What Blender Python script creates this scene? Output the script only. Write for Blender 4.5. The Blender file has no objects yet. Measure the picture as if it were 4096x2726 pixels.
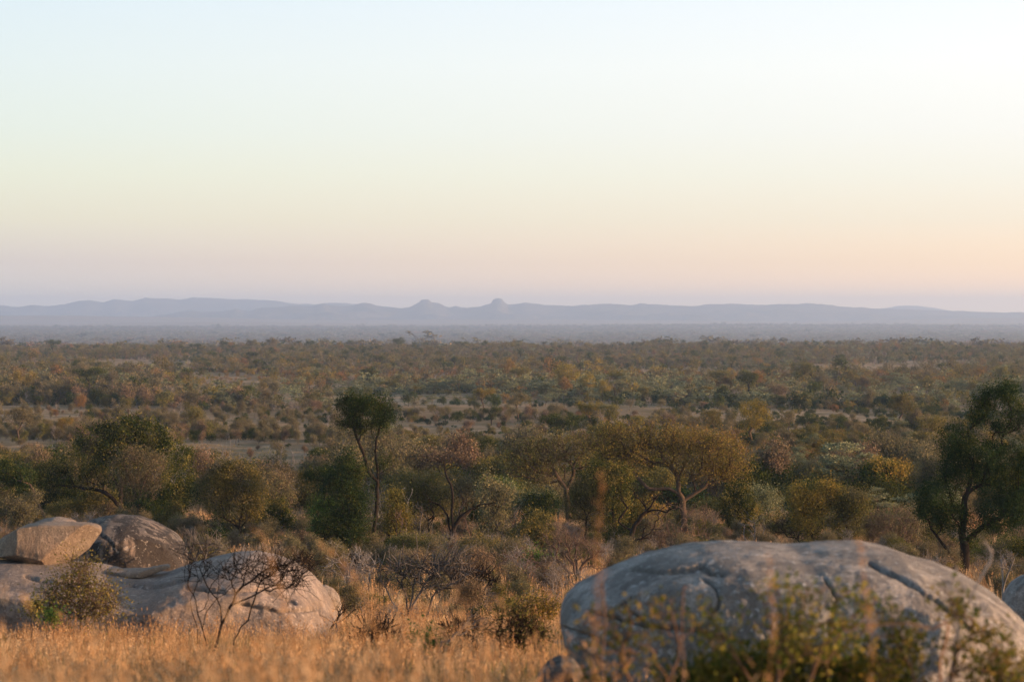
import bpy, bmesh, math, random
import numpy as np
from mathutils import Vector, noise as mnoise

R = math.radians
rng = np.random.default_rng(7)
random.seed(7)
scene = bpy.context.scene
COL = scene.collection

# ------------------------------------------------------------------ frame
W, H = 1024.0, 681.0
LENS = 85.0
F = LENS / 36.0 * W              # focal length in picture pixels
VH = 317.0                       # row of the eye-level line
CAMZ = 2.0                       # eye height; the ground under the viewer is z = 0


def px_dir(u, v):
    return (u - 512.0) / F, -(v - VH) / F          # dx/dy , dz/dy


# ------------------------------------------------------------------ terrain
PROF = np.array([
    (0, -2.0), (5, -2.03), (8, -2.18), (12, -2.58), (16, -2.98), (21, -3.5), (30, -4.4), (42, -5.6), (60, -7.4), (80, -9.1),
    (118, -11.8), (160, -13.6), (200, -14.8), (280, -16.2), (400, -17.9), (600, -19.9), (800, -21.0),
    (1100, -22.2), (1350, -22.4), (1560, -22.0), (1800, -26.0), (2300, -33.0), (3500, -47.0), (5000, -54.0), (6900, -52.0), (8700, -46.0),
    (9900, -41.0), (10600, -50.0), (11200, -44.0), (11900, -31.0), (12500, -42.0), (12900, -34.0), (13400, -18.0), (14000, -44.0),
    (16000, -56.0), (21000, -62.0)], float)
_ld = np.log(PROF[:, 0] + 8.0)


def _pchip(xq):
    x, y = _ld, PROF[:, 1]
    h = np.diff(x); dl = np.diff(y) / h
    m = np.zeros_like(y)
    for i in range(1, len(y) - 1):
        if dl[i - 1] * dl[i] > 0:
            w1 = 2 * h[i] + h[i - 1]; w2 = h[i] + 2 * h[i - 1]
            m[i] = (w1 + w2) / (w1 / dl[i - 1] + w2 / dl[i])
    m[0] = dl[0]; m[-1] = dl[-1]
    k = np.clip(np.searchsorted(x, xq) - 1, 0, len(h) - 1)
    t = (xq - x[k]) / h[k]
    return ((2 * t**3 - 3 * t**2 + 1) * y[k] + (t**3 - 2 * t**2 + t) * h[k] * m[k]
            + (-2 * t**3 + 3 * t**2) * y[k + 1] + (t**3 - t**2) * h[k] * m[k + 1])


_wv = [(rng.uniform(0, 2 * math.pi), rng.uniform(0, 2 * math.pi)) for _ in range(24)]


def _waves(x, y, lam, s):
    o = np.zeros_like(x)
    for i in range(4):
        a, p = _wv[(s + i) % 24]
        k = 2 * math.pi / (lam * (0.7 + 0.22 * i))
        o += np.sin(k * (x * math.cos(a) + y * math.sin(a)) + p)
    return o / 2.2


def ground_z(x, y):
    x = np.asarray(x, float); y = np.asarray(y, float)
    d = np.sqrt(x * x + y * y)
    z = _pchip(np.log(np.clip(d, 0, 20900) + 8.0))
    az = np.degrees(np.arctan2(x, np.maximum(y, 1e-3)))
    az = np.where(y < 0, np.sign(x) * 40, az)
    azc = np.clip(az, -20, 20)

    def bump(c, w):
        return np.exp(-((d - c) / w) ** 2)
    z = z + 0.10 * _waves(x, y, 9, 0) * np.clip((d - 6) / 12, 0, 1)
    z = z + 0.7 * _waves(x, y, 90, 4) * np.clip((d - 110) / 250, 0, 1)
    z = z + 1.0 * _waves(x, y, 700, 8) * np.clip((d - 900) / 1200, 0, 1)
    z = z + bump(1520, 260) * (0.5 * np.cos(R(1) * azc * 9) + 0.13 * azc)
    z = z + bump(9900, 850) * (9.2 * np.exp(-((azc - 6.5) / 5.5) ** 2) - 1.0)
    z = z + bump(11900, 400) * (5.0 * np.exp(-((azc + 7) / 5) ** 2) + 3 * np.sin(azc * 0.7))
    z = z + bump(13400, 400) * (24 * np.exp(-((azc + 11) / 7.0) ** 2) + 5 * np.sin(azc * 0.5 + 1) + 14 * np.exp(-((azc - 12) / 4.0) ** 2))
    return z + CAMZ


def gz(x, y):
    return float(ground_z(np.array([x]), np.array([y]))[0])


_ty = np.exp(np.linspace(math.log(4), math.log(13700), 2600))


def ground_y(u, v):
    """forward distance at which the sight line through (u, v) meets the ground"""
    a, b = px_dir(u, v)
    zz = ground_z(a * _ty, _ty) - (CAMZ + b * _ty)
    k = np.argmax(zz > 0)
    return float(_ty[k]) if zz[k] > 0 else 12000.0


def at(u, y):
    x = (u - 512.0) / F * y
    return x, y, gz(x, y)


def zpx(v, y):
    return CAMZ - (v - VH) / F * y


# ------------------------------------------------------------------ tagging and mesh helpers
def tag(o, label=None, cat=None, group=None, kind=None):
    if label: o['label'] = label
    if cat: o['category'] = cat
    if group: o['group'] = group
    if kind: o['kind'] = kind
    return o


def empty(name, loc, rz=0.0, scale=None):
    o = bpy.data.objects.new(name, None)
    o.empty_display_size = 0.3
    o.location = loc
    o.rotation_euler = (0, 0, rz)
    if scale is not None: o.scale = scale
    COL.objects.link(o)
    return o


def make_mesh(name, V, faces, mats, smooth=False, mat_idx=None):
    """faces: list of int arrays (n,k), one array per polygon size"""
    me = bpy.data.meshes.new(name)
    V = np.asarray(V, np.float32)
    faces = [np.asarray(f, np.int32) for f in faces if len(f)]
    loops = np.concatenate([f.ravel() for f in faces]) if faces else np.zeros(0, np.int32)
    sizes = np.concatenate([np.full(len(f), f.shape[1], np.int32) for f in faces]) if faces else np.zeros(0, np.int32)
    starts = np.concatenate([[0], np.cumsum(sizes)[:-1]]).astype(np.int32)
    me.vertices.add(len(V)); me.vertices.foreach_set('co', V.ravel())
    me.loops.add(len(loops)); me.loops.foreach_set('vertex_index', loops)
    me.polygons.add(len(sizes)); me.polygons.foreach_set('loop_start', starts)
    me.polygons.foreach_set('use_smooth', np.full(len(sizes), smooth))
    for m in (mats if isinstance(mats, (list, tuple)) else [mats]): me.materials.append(m)
    if mat_idx is not None: me.polygons.foreach_set('material_index', np.asarray(mat_idx, np.int32))
    me.update(calc_edges=True)
    return me


def link(name, me, parent=None, loc=None, rz=None):
    o = bpy.data.objects.new(name, me)
    COL.objects.link(o)
    if parent is not None: o.parent = parent
    if loc is not None: o.location = loc
    if rz is not None: o.rotation_euler = (0, 0, rz)
    return o


# ------------------------------------------------------------------ materials
class NT:
    def __init__(s, name):
        s.m = bpy.data.materials.new(name); s.m.use_nodes = True
        s.t = s.m.node_tree; s.t.nodes.clear()
        s.out = s.t.nodes.new('ShaderNodeOutputMaterial')

    def n(s, typ, **kw):
        nd = s.t.nodes.new(typ)
        for k, v in kw.items():
            if k.startswith('_'): setattr(nd, k[1:], v)
            else:
                key = int(k[1:]) if k[0] == 'i' and k[1:].isdigit() else k.replace('__', ' ')
                sock = nd.inputs[key]
                if isinstance(v, bpy.types.NodeSocket): s.t.links.new(v, sock)
                else: sock.default_value = v
        return nd

    def l(s, a, b): s.t.links.new(a, b)

    def ramp(s, fac, stops, interp='LINEAR'):
        nd = s.t.nodes.new('ShaderNodeValToRGB')
        cr = nd.color_ramp; cr.interpolation = interp
        while len(cr.elements) < len(stops): cr.elements.new(0.5)
        for e, (p, c) in zip(cr.elements, stops):
            e.position = p; e.color = (*c, 1)
        s.l(fac, nd.inputs[0])
        return nd.outputs[0]

    def noise(s, vec, scale, detail=4, rough=0.55, dist=0.0):
        nd = s.n('ShaderNodeTexNoise', Scale=scale, Detail=detail, Roughness=rough, Distortion=dist)
        if vec is not None: s.l(vec, nd.inputs['Vector'])
        return nd.outputs[0]

    def mix(s, fac, a, b, mode='MIX'):
        nd = s.t.nodes.new('ShaderNodeMix'); nd.data_type = 'RGBA'; nd.blend_type = mode
        for v, k in ((fac, 0), (a, 6), (b, 7)):
            if isinstance(v, bpy.types.NodeSocket): s.l(v, nd.inputs[k])
            else: nd.inputs[k].default_value = v if k == 0 else (*v, 1)
        return nd.outputs[2]

    def math(s, op, a, b=0.0, c=None, clamp=False):
        nd = s.t.nodes.new('ShaderNodeMath'); nd.operation = op; nd.use_clamp = clamp
        for i, v in enumerate((a, b) if c is None else (a, b, c)):
            if isinstance(v, bpy.types.NodeSocket): s.l(v, nd.inputs[i])
            else: nd.inputs[i].default_value = v
        return nd.outputs[0]


def leaf_mat(name, cols, trans=0.35, clump=0.6, hue=0.025, val=0.4, tip=None):
    """cols: three leaf colours spread over leaves, clumps and whole plants"""
    s = NT(name)
    geo = s.n('ShaderNodeNewGeometry'); oi = s.n('ShaderNodeObjectInfo'); tc = s.n('ShaderNodeTexCoord')
    per_leaf = geo.outputs['Random Per Island']
    cl = s.noise(tc.outputs['Object'], clump, 2, 0.5)
    f = s.math('MULTIPLY_ADD', cl, 0.9, s.math('MULTIPLY_ADD', per_leaf, 0.55, -0.22))
    c = s.ramp(f, [(0.22, cols[0]), (0.5, cols[1]), (0.78, cols[2])])
    hs = s.n('ShaderNodeHueSaturation', Color=c)
    s.l(s.math('MULTIPLY_ADD', oi.outputs['Random'], hue, 0.5 - hue / 2), hs.inputs['Hue'])
    s.l(s.math('MULTIPLY_ADD', s.math('FRACT', s.math('MULTIPLY', oi.outputs['Random'], 17.3)), val, 1 - val / 2), hs.inputs['Value'])
    d = s.n('ShaderNodeBsdfDiffuse', Color=hs.outputs[0])
    t = s.n('ShaderNodeBsdfTranslucent', Color=hs.outputs[0])
    mx = s.n('ShaderNodeMixShader', i0=trans, i1=d.outputs[0], i2=t.outputs[0])
    s.l(mx.outputs[0], s.out.inputs[0])
    return s.m


def bark_mat(name, c0, c1, scale=6.0):
    s = NT(name)
    tc = s.n('ShaderNodeTexCoord'); geo = s.n('ShaderNodeNewGeometry')
    nz = s.noise(tc.outputs['Object'], scale, 3, 0.6)
    f = s.math('MULTIPLY_ADD', geo.outputs['Random Per Island'], 0.5, s.math('MULTIPLY_ADD', nz, 1.0, -0.3))
    c = s.ramp(f, [(0.2, c0), (0.8, c1)])
    d = s.n('ShaderNodeBsdfDiffuse', Color=c, Roughness=0.6)
    s.l(d.outputs[0], s.out.inputs[0])
    return s.m


# ------------------------------------------------------------------ camera
cd = bpy.data.cameras.new('camera')
cam = bpy.data.objects.new('camera', cd)
COL.objects.link(cam)
cam.location = (0, 0, CAMZ)
cam.rotation_euler = (R(90), 0, 0)
cd.lens = LENS; cd.sensor_width = 36.0
cd.shift_y = -(H / 2 - VH) / W
cd.clip_start = 0.1; cd.clip_end = 120000
cd.dof.use_dof = True; cd.dof.focus_distance = 95.0; cd.dof.aperture_fstop = 2.6
scene.camera = cam

# ------------------------------------------------------------------ sun, sky
SUN_EL, SUN_AZ = 6.8, 97.0            # azimuth in degrees to the right of the view axis
sd = Vector((math.sin(R(SUN_AZ)) * math.cos(R(SUN_EL)), math.cos(R(SUN_AZ)) * math.cos(R(SUN_EL)), math.sin(R(SUN_EL))))
ld = bpy.data.lights.new('sun', 'SUN')
ld.energy = 5.0; ld.angle = R(0.6); ld.color = (1.0, 0.60, 0.33)
sun = bpy.data.objects.new('sun', ld); COL.objects.link(sun)
sun.location = (40, 10, 30)
sun.rotation_euler = sd.to_track_quat('Z', 'Y').to_euler()

world = bpy.data.worlds.new('World'); scene.world = world
world.use_nodes = True
wt = world.node_tree; wt.nodes.clear()


def wn(typ, **kw):
    nd = wt.nodes.new(typ)
    for k, v in kw.items(): setattr(nd, k, v)
    return nd


def wmath(op, a, b=0.0, clamp=False):
    nd = wn('ShaderNodeMath', operation=op, use_clamp=clamp)
    for i, v in enumerate((a, b)):
        if isinstance(v, bpy.types.NodeSocket): wt.links.new(v, nd.inputs[i])
        else: nd.inputs[i].default_value = v
    return nd.outputs[0]


def wramp(fac, stops):
    nd = wn('ShaderNodeValToRGB'); cr = nd.color_ramp; cr.interpolation = 'LINEAR'
    while len(cr.elements) < len(stops): cr.elements.new(0.5)
    for e, (p, c) in zip(cr.elements, stops): e.position = p; e.color = (*c, 1)
    wt.links.new(fac, nd.inputs[0]); return nd.outputs[0]


def srgb(r, g, b, k=1.0):
    def f(c):
        c /= 255.0
        return (c / 12.92 if c <= 0.04045 else ((c + 0.055) / 1.055) ** 2.4) * k
    return (f(r), f(g), f(b))


def wmix(fac, a, b):
    nd = wn('ShaderNodeMix', data_type='RGBA')
    for v, k in ((fac, 0), (a, 6), (b, 7)):
        if isinstance(v, bpy.types.NodeSocket): wt.links.new(v, nd.inputs[k])
        else: nd.inputs[k].default_value = v
    return nd.outputs[2]


SKY_NISHITA = 0.175
EXPO = 1.38
SKY_K = 1.10 / 2 ** EXPO
def tone(*c): return tuple(q / 2 ** EXPO for q in c)


SKY_A = [(0.0, tone(1.3, 1.05, .84)), (0.077, tone(1.04, .87, .70)), (0.129, tone(.93, .78, .65)), (0.23, tone(.97, .9, .67)), (0.335, tone(.95, .96, .76)), (0.44, tone(.90, .97, .86)), (0.59, tone(.87, .965, .945)), (0.726, tone(.82, .94, .985)), (1.0, tone(.60, .82, 1.0))]
SKY_B = [(0.0, tone(1.8, 1.2, .70)), (0.077, tone(1.62, 1.03, .56)), (0.129, tone(1.38, .96, .56)), (0.23, tone(1.14, .98, .73)), (0.335, tone(1.08, 1.03, .87)), (0.44, tone(1.08, 1.06, .98)), (0.59, tone(1.1, 1.1, 1.06)), (0.726, tone(1.03, 1.07, 1.09)), (1.0, tone(.85, .98, 1.08))]
sky = wn('ShaderNodeTexSky'); sky.sky_type = 'NISHITA'; sky.sun_disc = False
sky.sun_elevation = R(SUN_EL); sky.sun_rotation = R(SUN_AZ)
sky.altitude = 400; sky.air_density = 1.0; sky.dust_density = 2.5; sky.ozone_density = 1.5
nis = wn('ShaderNodeMix', data_type='RGBA', blend_type='MULTIPLY'); nis.inputs[0].default_value = 1.0
wt.links.new(sky.outputs[0], nis.inputs[6]); nis.inputs[7].default_value = (1.08, 1.0, 0.92, 1)
tc = wn('ShaderNodeTexCoord')
sep = wn('ShaderNodeSeparateXYZ'); wt.links.new(tc.outputs['Generated'], sep.inputs[0])
elev = wmath('MULTIPLY', wmath('ARCSINE', sep.outputs[2]), 180 / math.pi)       # degrees above the horizon
hx = wmath('SQRT', wmath('ADD', wmath('MULTIPLY', sep.outputs[0], sep.outputs[0]), wmath('MULTIPLY', sep.outputs[1], sep.outputs[1])))
cs = wmath('DIVIDE', wmath('ADD', wmath('MULTIPLY', sep.outputs[0], math.sin(R(SUN_AZ))), wmath('MULTIPLY', sep.outputs[1], math.cos(R(SUN_AZ)))), wmath('MAXIMUM', hx, 0.0001))
c_l, c_r = math.cos(R(SUN_AZ + 12)), math.cos(R(SUN_AZ - 12))
side = wmath('DIVIDE', wmath('SUBTRACT', cs, c_l), c_r - c_l, clamp=True)         # 0 away from the sun .. 1 on its side
e10 = wmath('DIVIDE', elev, 10.0, clamp=True)
low_a = wramp(e10, SKY_A)
low_b = wramp(e10, SKY_B)
low = wmix(side, low_a, low_b)
up = wmath('DIVIDE', wmath('SUBTRACT', elev, 7.6), 7.0, clamp=True)
scl = wn('ShaderNodeVectorMath', operation='SCALE'); wt.links.new(nis.outputs[2], scl.inputs[0]); scl.inputs[3].default_value = SKY_NISHITA
wm = wn('ShaderNodeMix', data_type='RGBA'); wt.links.new(up, wm.inputs[0]); wt.links.new(low, wm.inputs[6]); wt.links.new(scl.outputs[0], wm.inputs[7])
bg = wn('ShaderNodeBackground'); wt.links.new(wm.outputs[2], bg.inputs[0]); bg.inputs[1].default_value = 1.0
wo = wn('ShaderNodeOutputWorld'); wt.links.new(bg.outputs[0], wo.inputs[0])

scene.view_settings.view_transform = 'Standard'
scene.view_settings.look = 'None'
scene.view_settings.exposure = EXPO
scene.view_settings.gamma = 1.0
cy = scene.cycles
cy.max_bounces = 3; cy.diffuse_bounces = 2; cy.glossy_bounces = 1; cy.transmission_bounces = 2; cy.volume_bounces = 0
cy.transparent_max_bounces = 8
cy.sample_clamp_indirect = 4.0
# ------------------------------------------------------------------ ground sheet
def ground_material():
    s = NT('dry_savanna_ground')
    tc = s.n('ShaderNodeTexCoord'); o = tc.outputs['Object']
    big = s.noise(o, 0.012, 4, 0.6)
    mid = s.noise(o, 0.12, 5, 0.65)
    fine = s.noise(o, 2.2, 5, 0.7)
    c = s.ramp(big, [(0.35, (0.225, 0.16, 0.10)), (0.5, (0.29, 0.21, 0.138)), (0.65, (0.34, 0.255, 0.172))])
    c = s.mix(s.ramp(mid, [(0.42, (0, 0, 0)), (0.62, (1, 1, 1))]), c, (0.15, 0.12, 0.07))
    c = s.mix(s.ramp(fine, [(0.45, (0, 0, 0)), (0.7, (0.7, 0.7, 0.7))]), c, (0.16, 0.11, 0.065))
    d = s.n('ShaderNodeBsdfDiffuse', Color=c)
    b = s.n('ShaderNodeBump', Strength=0.6, Distance=0.2, Height=fine)
    s.l(b.outputs[0], d.inputs['Normal'])
    s.l(d.outputs[0], s.out.inputs[0])
    return s.m


def polar_ground():
    radii = np.concatenate([np.exp(np.linspace(math.log(1.5), math.log(500), 150)), np.exp(np.linspace(math.log(510), math.log(20400), 220))])
    az = np.concatenate([np.arange(-180, -22, 6.0), np.arange(-22, 22, 0.2), np.arange(22, 180, 6.0)])
    A, Rr = np.meshgrid(np.radians(az), radii)
    X = Rr * np.sin(A); Y = Rr * np.cos(A)
    Z = ground_z(X, Y)
    n, m = X.shape
    V = np.stack([X, Y, Z], -1).reshape(-1, 3)
    V = np.vstack([V, [[0, 0, gz(0, 0)]]])
    i = np.arange(n - 1)[:, None] * m; j = np.arange(m)[None, :]; j2 = (j + 1) % m
    q = np.stack([i + j, i + j2, i + m + j2, i + m + j], -1).reshape(-1, 4)
    jj = np.arange(m)
    t = np.stack([np.full(m, n * m), (jj + 1) % m, jj], -1)
    me = make_mesh('ground', V, [q[:, ::-1], t[:, ::-1]], ground_material(), smooth=True)
    return link('ground', me)


g = polar_ground()
tag(g, 'dry tan savanna ground falling away to a wide flat plain', 'ground', kind='structure')


# ------------------------------------------------------------------ hills on the horizon
def hill_material(name, a, b):
    s = NT(name)
    tc = s.n('ShaderNodeTexCoord')
    n1 = s.noise(tc.outputs['Object'], 0.004, 6, 0.65); n2 = s.noise(tc.outputs['Object'], 0.03, 4, 0.6)
    f = s.math('MULTIPLY_ADD', n2, 0.5, s.math('MULTIPLY', n1, 0.6))
    c = s.ramp(f, [(0.4, a), (0.7, b)])
    d = s.n('ShaderNodeBsdfDiffuse', Color=c)
    s.l(d.outputs[0], s.out.inputs[0]); return s.m


def range_of_hills(name, label, D, pts, foot_v, depth, mat, rough, seed):
    """a ridge with its own relief: crest heights from the skyline, sloping to a foot before and behind"""
    pts = np.array(pts, float)
    us = np.arange(pts[0, 0], pts[-1, 0] + 0.1, 0.8)
    top = np.interp(us, pts[:, 0], pts[:, 1])
    k = np.exp(-np.linspace(-2, 2, 5) ** 2); k /= k.sum()
    top = np.convolve(np.pad(top, 2, 'edge'), k, 'valid')
    S = np.concatenate([np.linspace(-1, 0, 34), np.linspace(0.06, 1, 18)])
    zb = zpx(foot_v, D) - 40
    V = np.zeros((len(S), len(us), 3))
    for a, sv in enumerate(S):
        y = D + sv * depth
        x = (us - 512) / F * y if sv <= 0 else (us - 512) / F * D * (1 + 0.5 * sv * depth / D)
        crest = CAMZ - (top - VH) / F * D
        wd_ = max(1, int(abs(sv) * 46)); kk = np.exp(-np.linspace(-2, 2, 2 * wd_ + 1) ** 2); kk /= kk.sum()
        crest = np.convolve(np.pad(crest, wd_, 'edge'), kk, 'valid')
        prof = (1 - abs(sv)) ** (1.35 if sv < 0 else 1.0)
        nz = np.array([mnoise.fractal(Vector((xx / 420.0, y / 420.0, seed)), 0.9, 2.1, 5) for xx in x])
        V[a, :, 0] = x; V[a, :, 1] = y
        V[a, :, 2] = zb + (crest - zb) * prof + nz * rough * (1 - prof) * np.minimum(1, (1 - abs(sv)) * 3) * np.clip((crest - zb) / 80.0, 0.2, 1.5)
        if abs(sv) < 1e-6:
            cr = np.array([mnoise.fractal(Vector((xx / 60.0, 1.3, seed)), 0.8, 2.1, 4) for xx in x])
            V[a, :, 2] += cr * rough * 0.06
    n, m = V.shape[:2]
    i = np.arange(n - 1)[:, None] * m; j = np.arange(m - 1)[None, :]
    q = np.stack([i + j, i + j + 1, i + m + j + 1, i + m + j], -1).reshape(-1, 4)
    o = link(name, make_mesh(name, V.reshape(-1, 3), [q], mat, smooth=True))
    return tag(o, label, 'hills', kind='structure')


def zv(y): return (1100 + y / 2.142) / 4


def zu(x, off): return (off + x / 2.142) / 4


FAR = [(x, 0, y) for x, y in [(-1600, 330), (-1100, 285), (-700, 262), (-400, 275), (-100, 262), (0, 258), (80, 262), (150, 272), (290, 252), (420, 262), (560, 245), (650, 222), (760, 212), (820, 218), (880, 232), (970, 202), (1060, 212), (1130, 220), (1250, 192), (1350, 200), (1430, 198), (1540, 208), (1650, 188), (1800, 192), (2000, 205), (2142, 206)]]
FAR += [(x, 1000, y) for x, y in [(200, 215), (370, 240), (540, 246), (640, 242), (700, 235), (800, 235), (900, 245), (1100, 258), (1300, 300), (1500, 330)]]
FAR2 = [(x, 3000, y) for x, y in [(900, 330), (1100, 290), (1270, 262), (1340, 258), (1450, 262), (1560, 275), (1700, 300), (1900, 330)]]
MAIN = [(x, 0, y) for x, y in [(1180, 365), (1300, 352), (1380, 340), (1440, 332), (1500, 322), (1550, 310), (1650, 305), (1750, 312), (1850, 312), (1950, 300), (2020, 285), (2080, 300), (2150, 303)]]
MAIN += [(x, 1000, y) for x, y in [(40, 290), (80, 280), (120, 275), (200, 272), (350, 262), (540, 262), (590, 246), (630, 238), (680, 258), (760, 262), (890, 260), (920, 245), (980, 234), (1030, 240), (1090, 258), (1200, 272), (1300, 280), (1360, 275), (1400, 255), (1450, 226), (1470, 208), (1530, 206), (1560, 232), (1620, 238), (1680, 265), (1720, 275), (1760, 262), (1820, 278), (1900, 274), (1970, 270), (2000, 255), (2065, 240), (2085, 205), (2120, 195), (2160, 199), (2175, 225), (2210, 248)]]
MAIN += [(x, 2000, y) for x, y in [(100, 248), (150, 245), (215, 230), (280, 240), (400, 252), (570, 262), (700, 252), (900, 243), (1000, 245), (1100, 255), (1200, 242), (1320, 243), (1450, 255), (1640, 264), (1760, 250), (1880, 244), (2100, 246)]]
MAIN += [(x, 3000, y) for x, y in [(0, 247), (100, 250), (300, 246), (420, 243), (530, 240), (620, 243), (700, 255), (760, 265), (900, 272), (1100, 285), (1300, 290), (1600, 300), (1900, 308), (2100, 315), (2348, 318), (2800, 322), (3400, 310), (4000, 330)]]
LOW = [(x, 3000, y) for x, y in [(-4200, 372), (-3000, 355), (-900, 350), (-300, 345), (0, 343), (300, 342), (700, 343), (900, 335), (1040, 325), (1150, 345), (1300, 358), (1600, 365), (2000, 380), (2348, 392), (2700, 400)]]
cv = lambda L: [(zu(x, o), zv(y)) for x, o, y in L]
hm = hill_material('wooded_hillside', (0.035, 0.04, 0.03), (0.16, 0.13, 0.10))
range_of_hills('hills', 'blue hazy rocky hills with two bare buttes along the horizon', 15000, cv(MAIN), 321.5, 1700, hm, 60, 3.0)
range_of_hills('far_hills', 'palest mountain range fading into haze behind the left hills', 18700, cv(FAR), 320, 1300, hm, 60, 9.0)
range_of_hills('far_hill', 'faint low hill just showing behind the right end of the hills', 19300, cv(FAR2), 320, 900, hm, 30, 12.0)
range_of_hills('low_ridge', 'low hazy ridge in front of the right half of the hills', 14300, cv(LOW), 321.5, 450, hm, 25, 15.0)


# ------------------------------------------------------------------ haze
def haze_box():
    x, y0, y1 = 20700.0, -20700.0, 20700.0
    z0, z1 = -78.0, 166.0
    V = [(sx * x, yy, zz) for zz in (z0, z1) for yy in (y0, y1) for sx in (-1, 1)]
    Fq = [(0, 1, 3, 2), (4, 6, 7, 5), (0, 4, 5, 1), (2, 3, 7, 6), (0, 2, 6, 4), (1, 5, 7, 3)]
    s = NT('dusty_air')
    v = s.n('ShaderNodeVolumePrincipled')
    v.inputs['Color'].default_value = HAZE_COL
    v.inputs['Density'].default_value = HAZE_DENS
    v.inputs['Anisotropy'].default_value = HAZE_G
    s.l(v.outputs[0], s.out.inputs['Volume'])
    me = make_mesh('haze', V, [np.array(Fq)], s.m)
    bm = bmesh.new(); bm.from_mesh(me); bmesh.ops.recalc_face_normals(bm, faces=bm.faces[:]); bm.to_mesh(me); bm.free()
    o = link('haze', me)
    tag(o, 'pale dusty evening haze over the plain and hills', 'haze', kind='stuff')
    return o


HAZE_COL = (0.50, 0.67, 0.96, 1); HAZE_DENS = 1.05e-4; HAZE_G = 0.3
haze_box()
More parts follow.
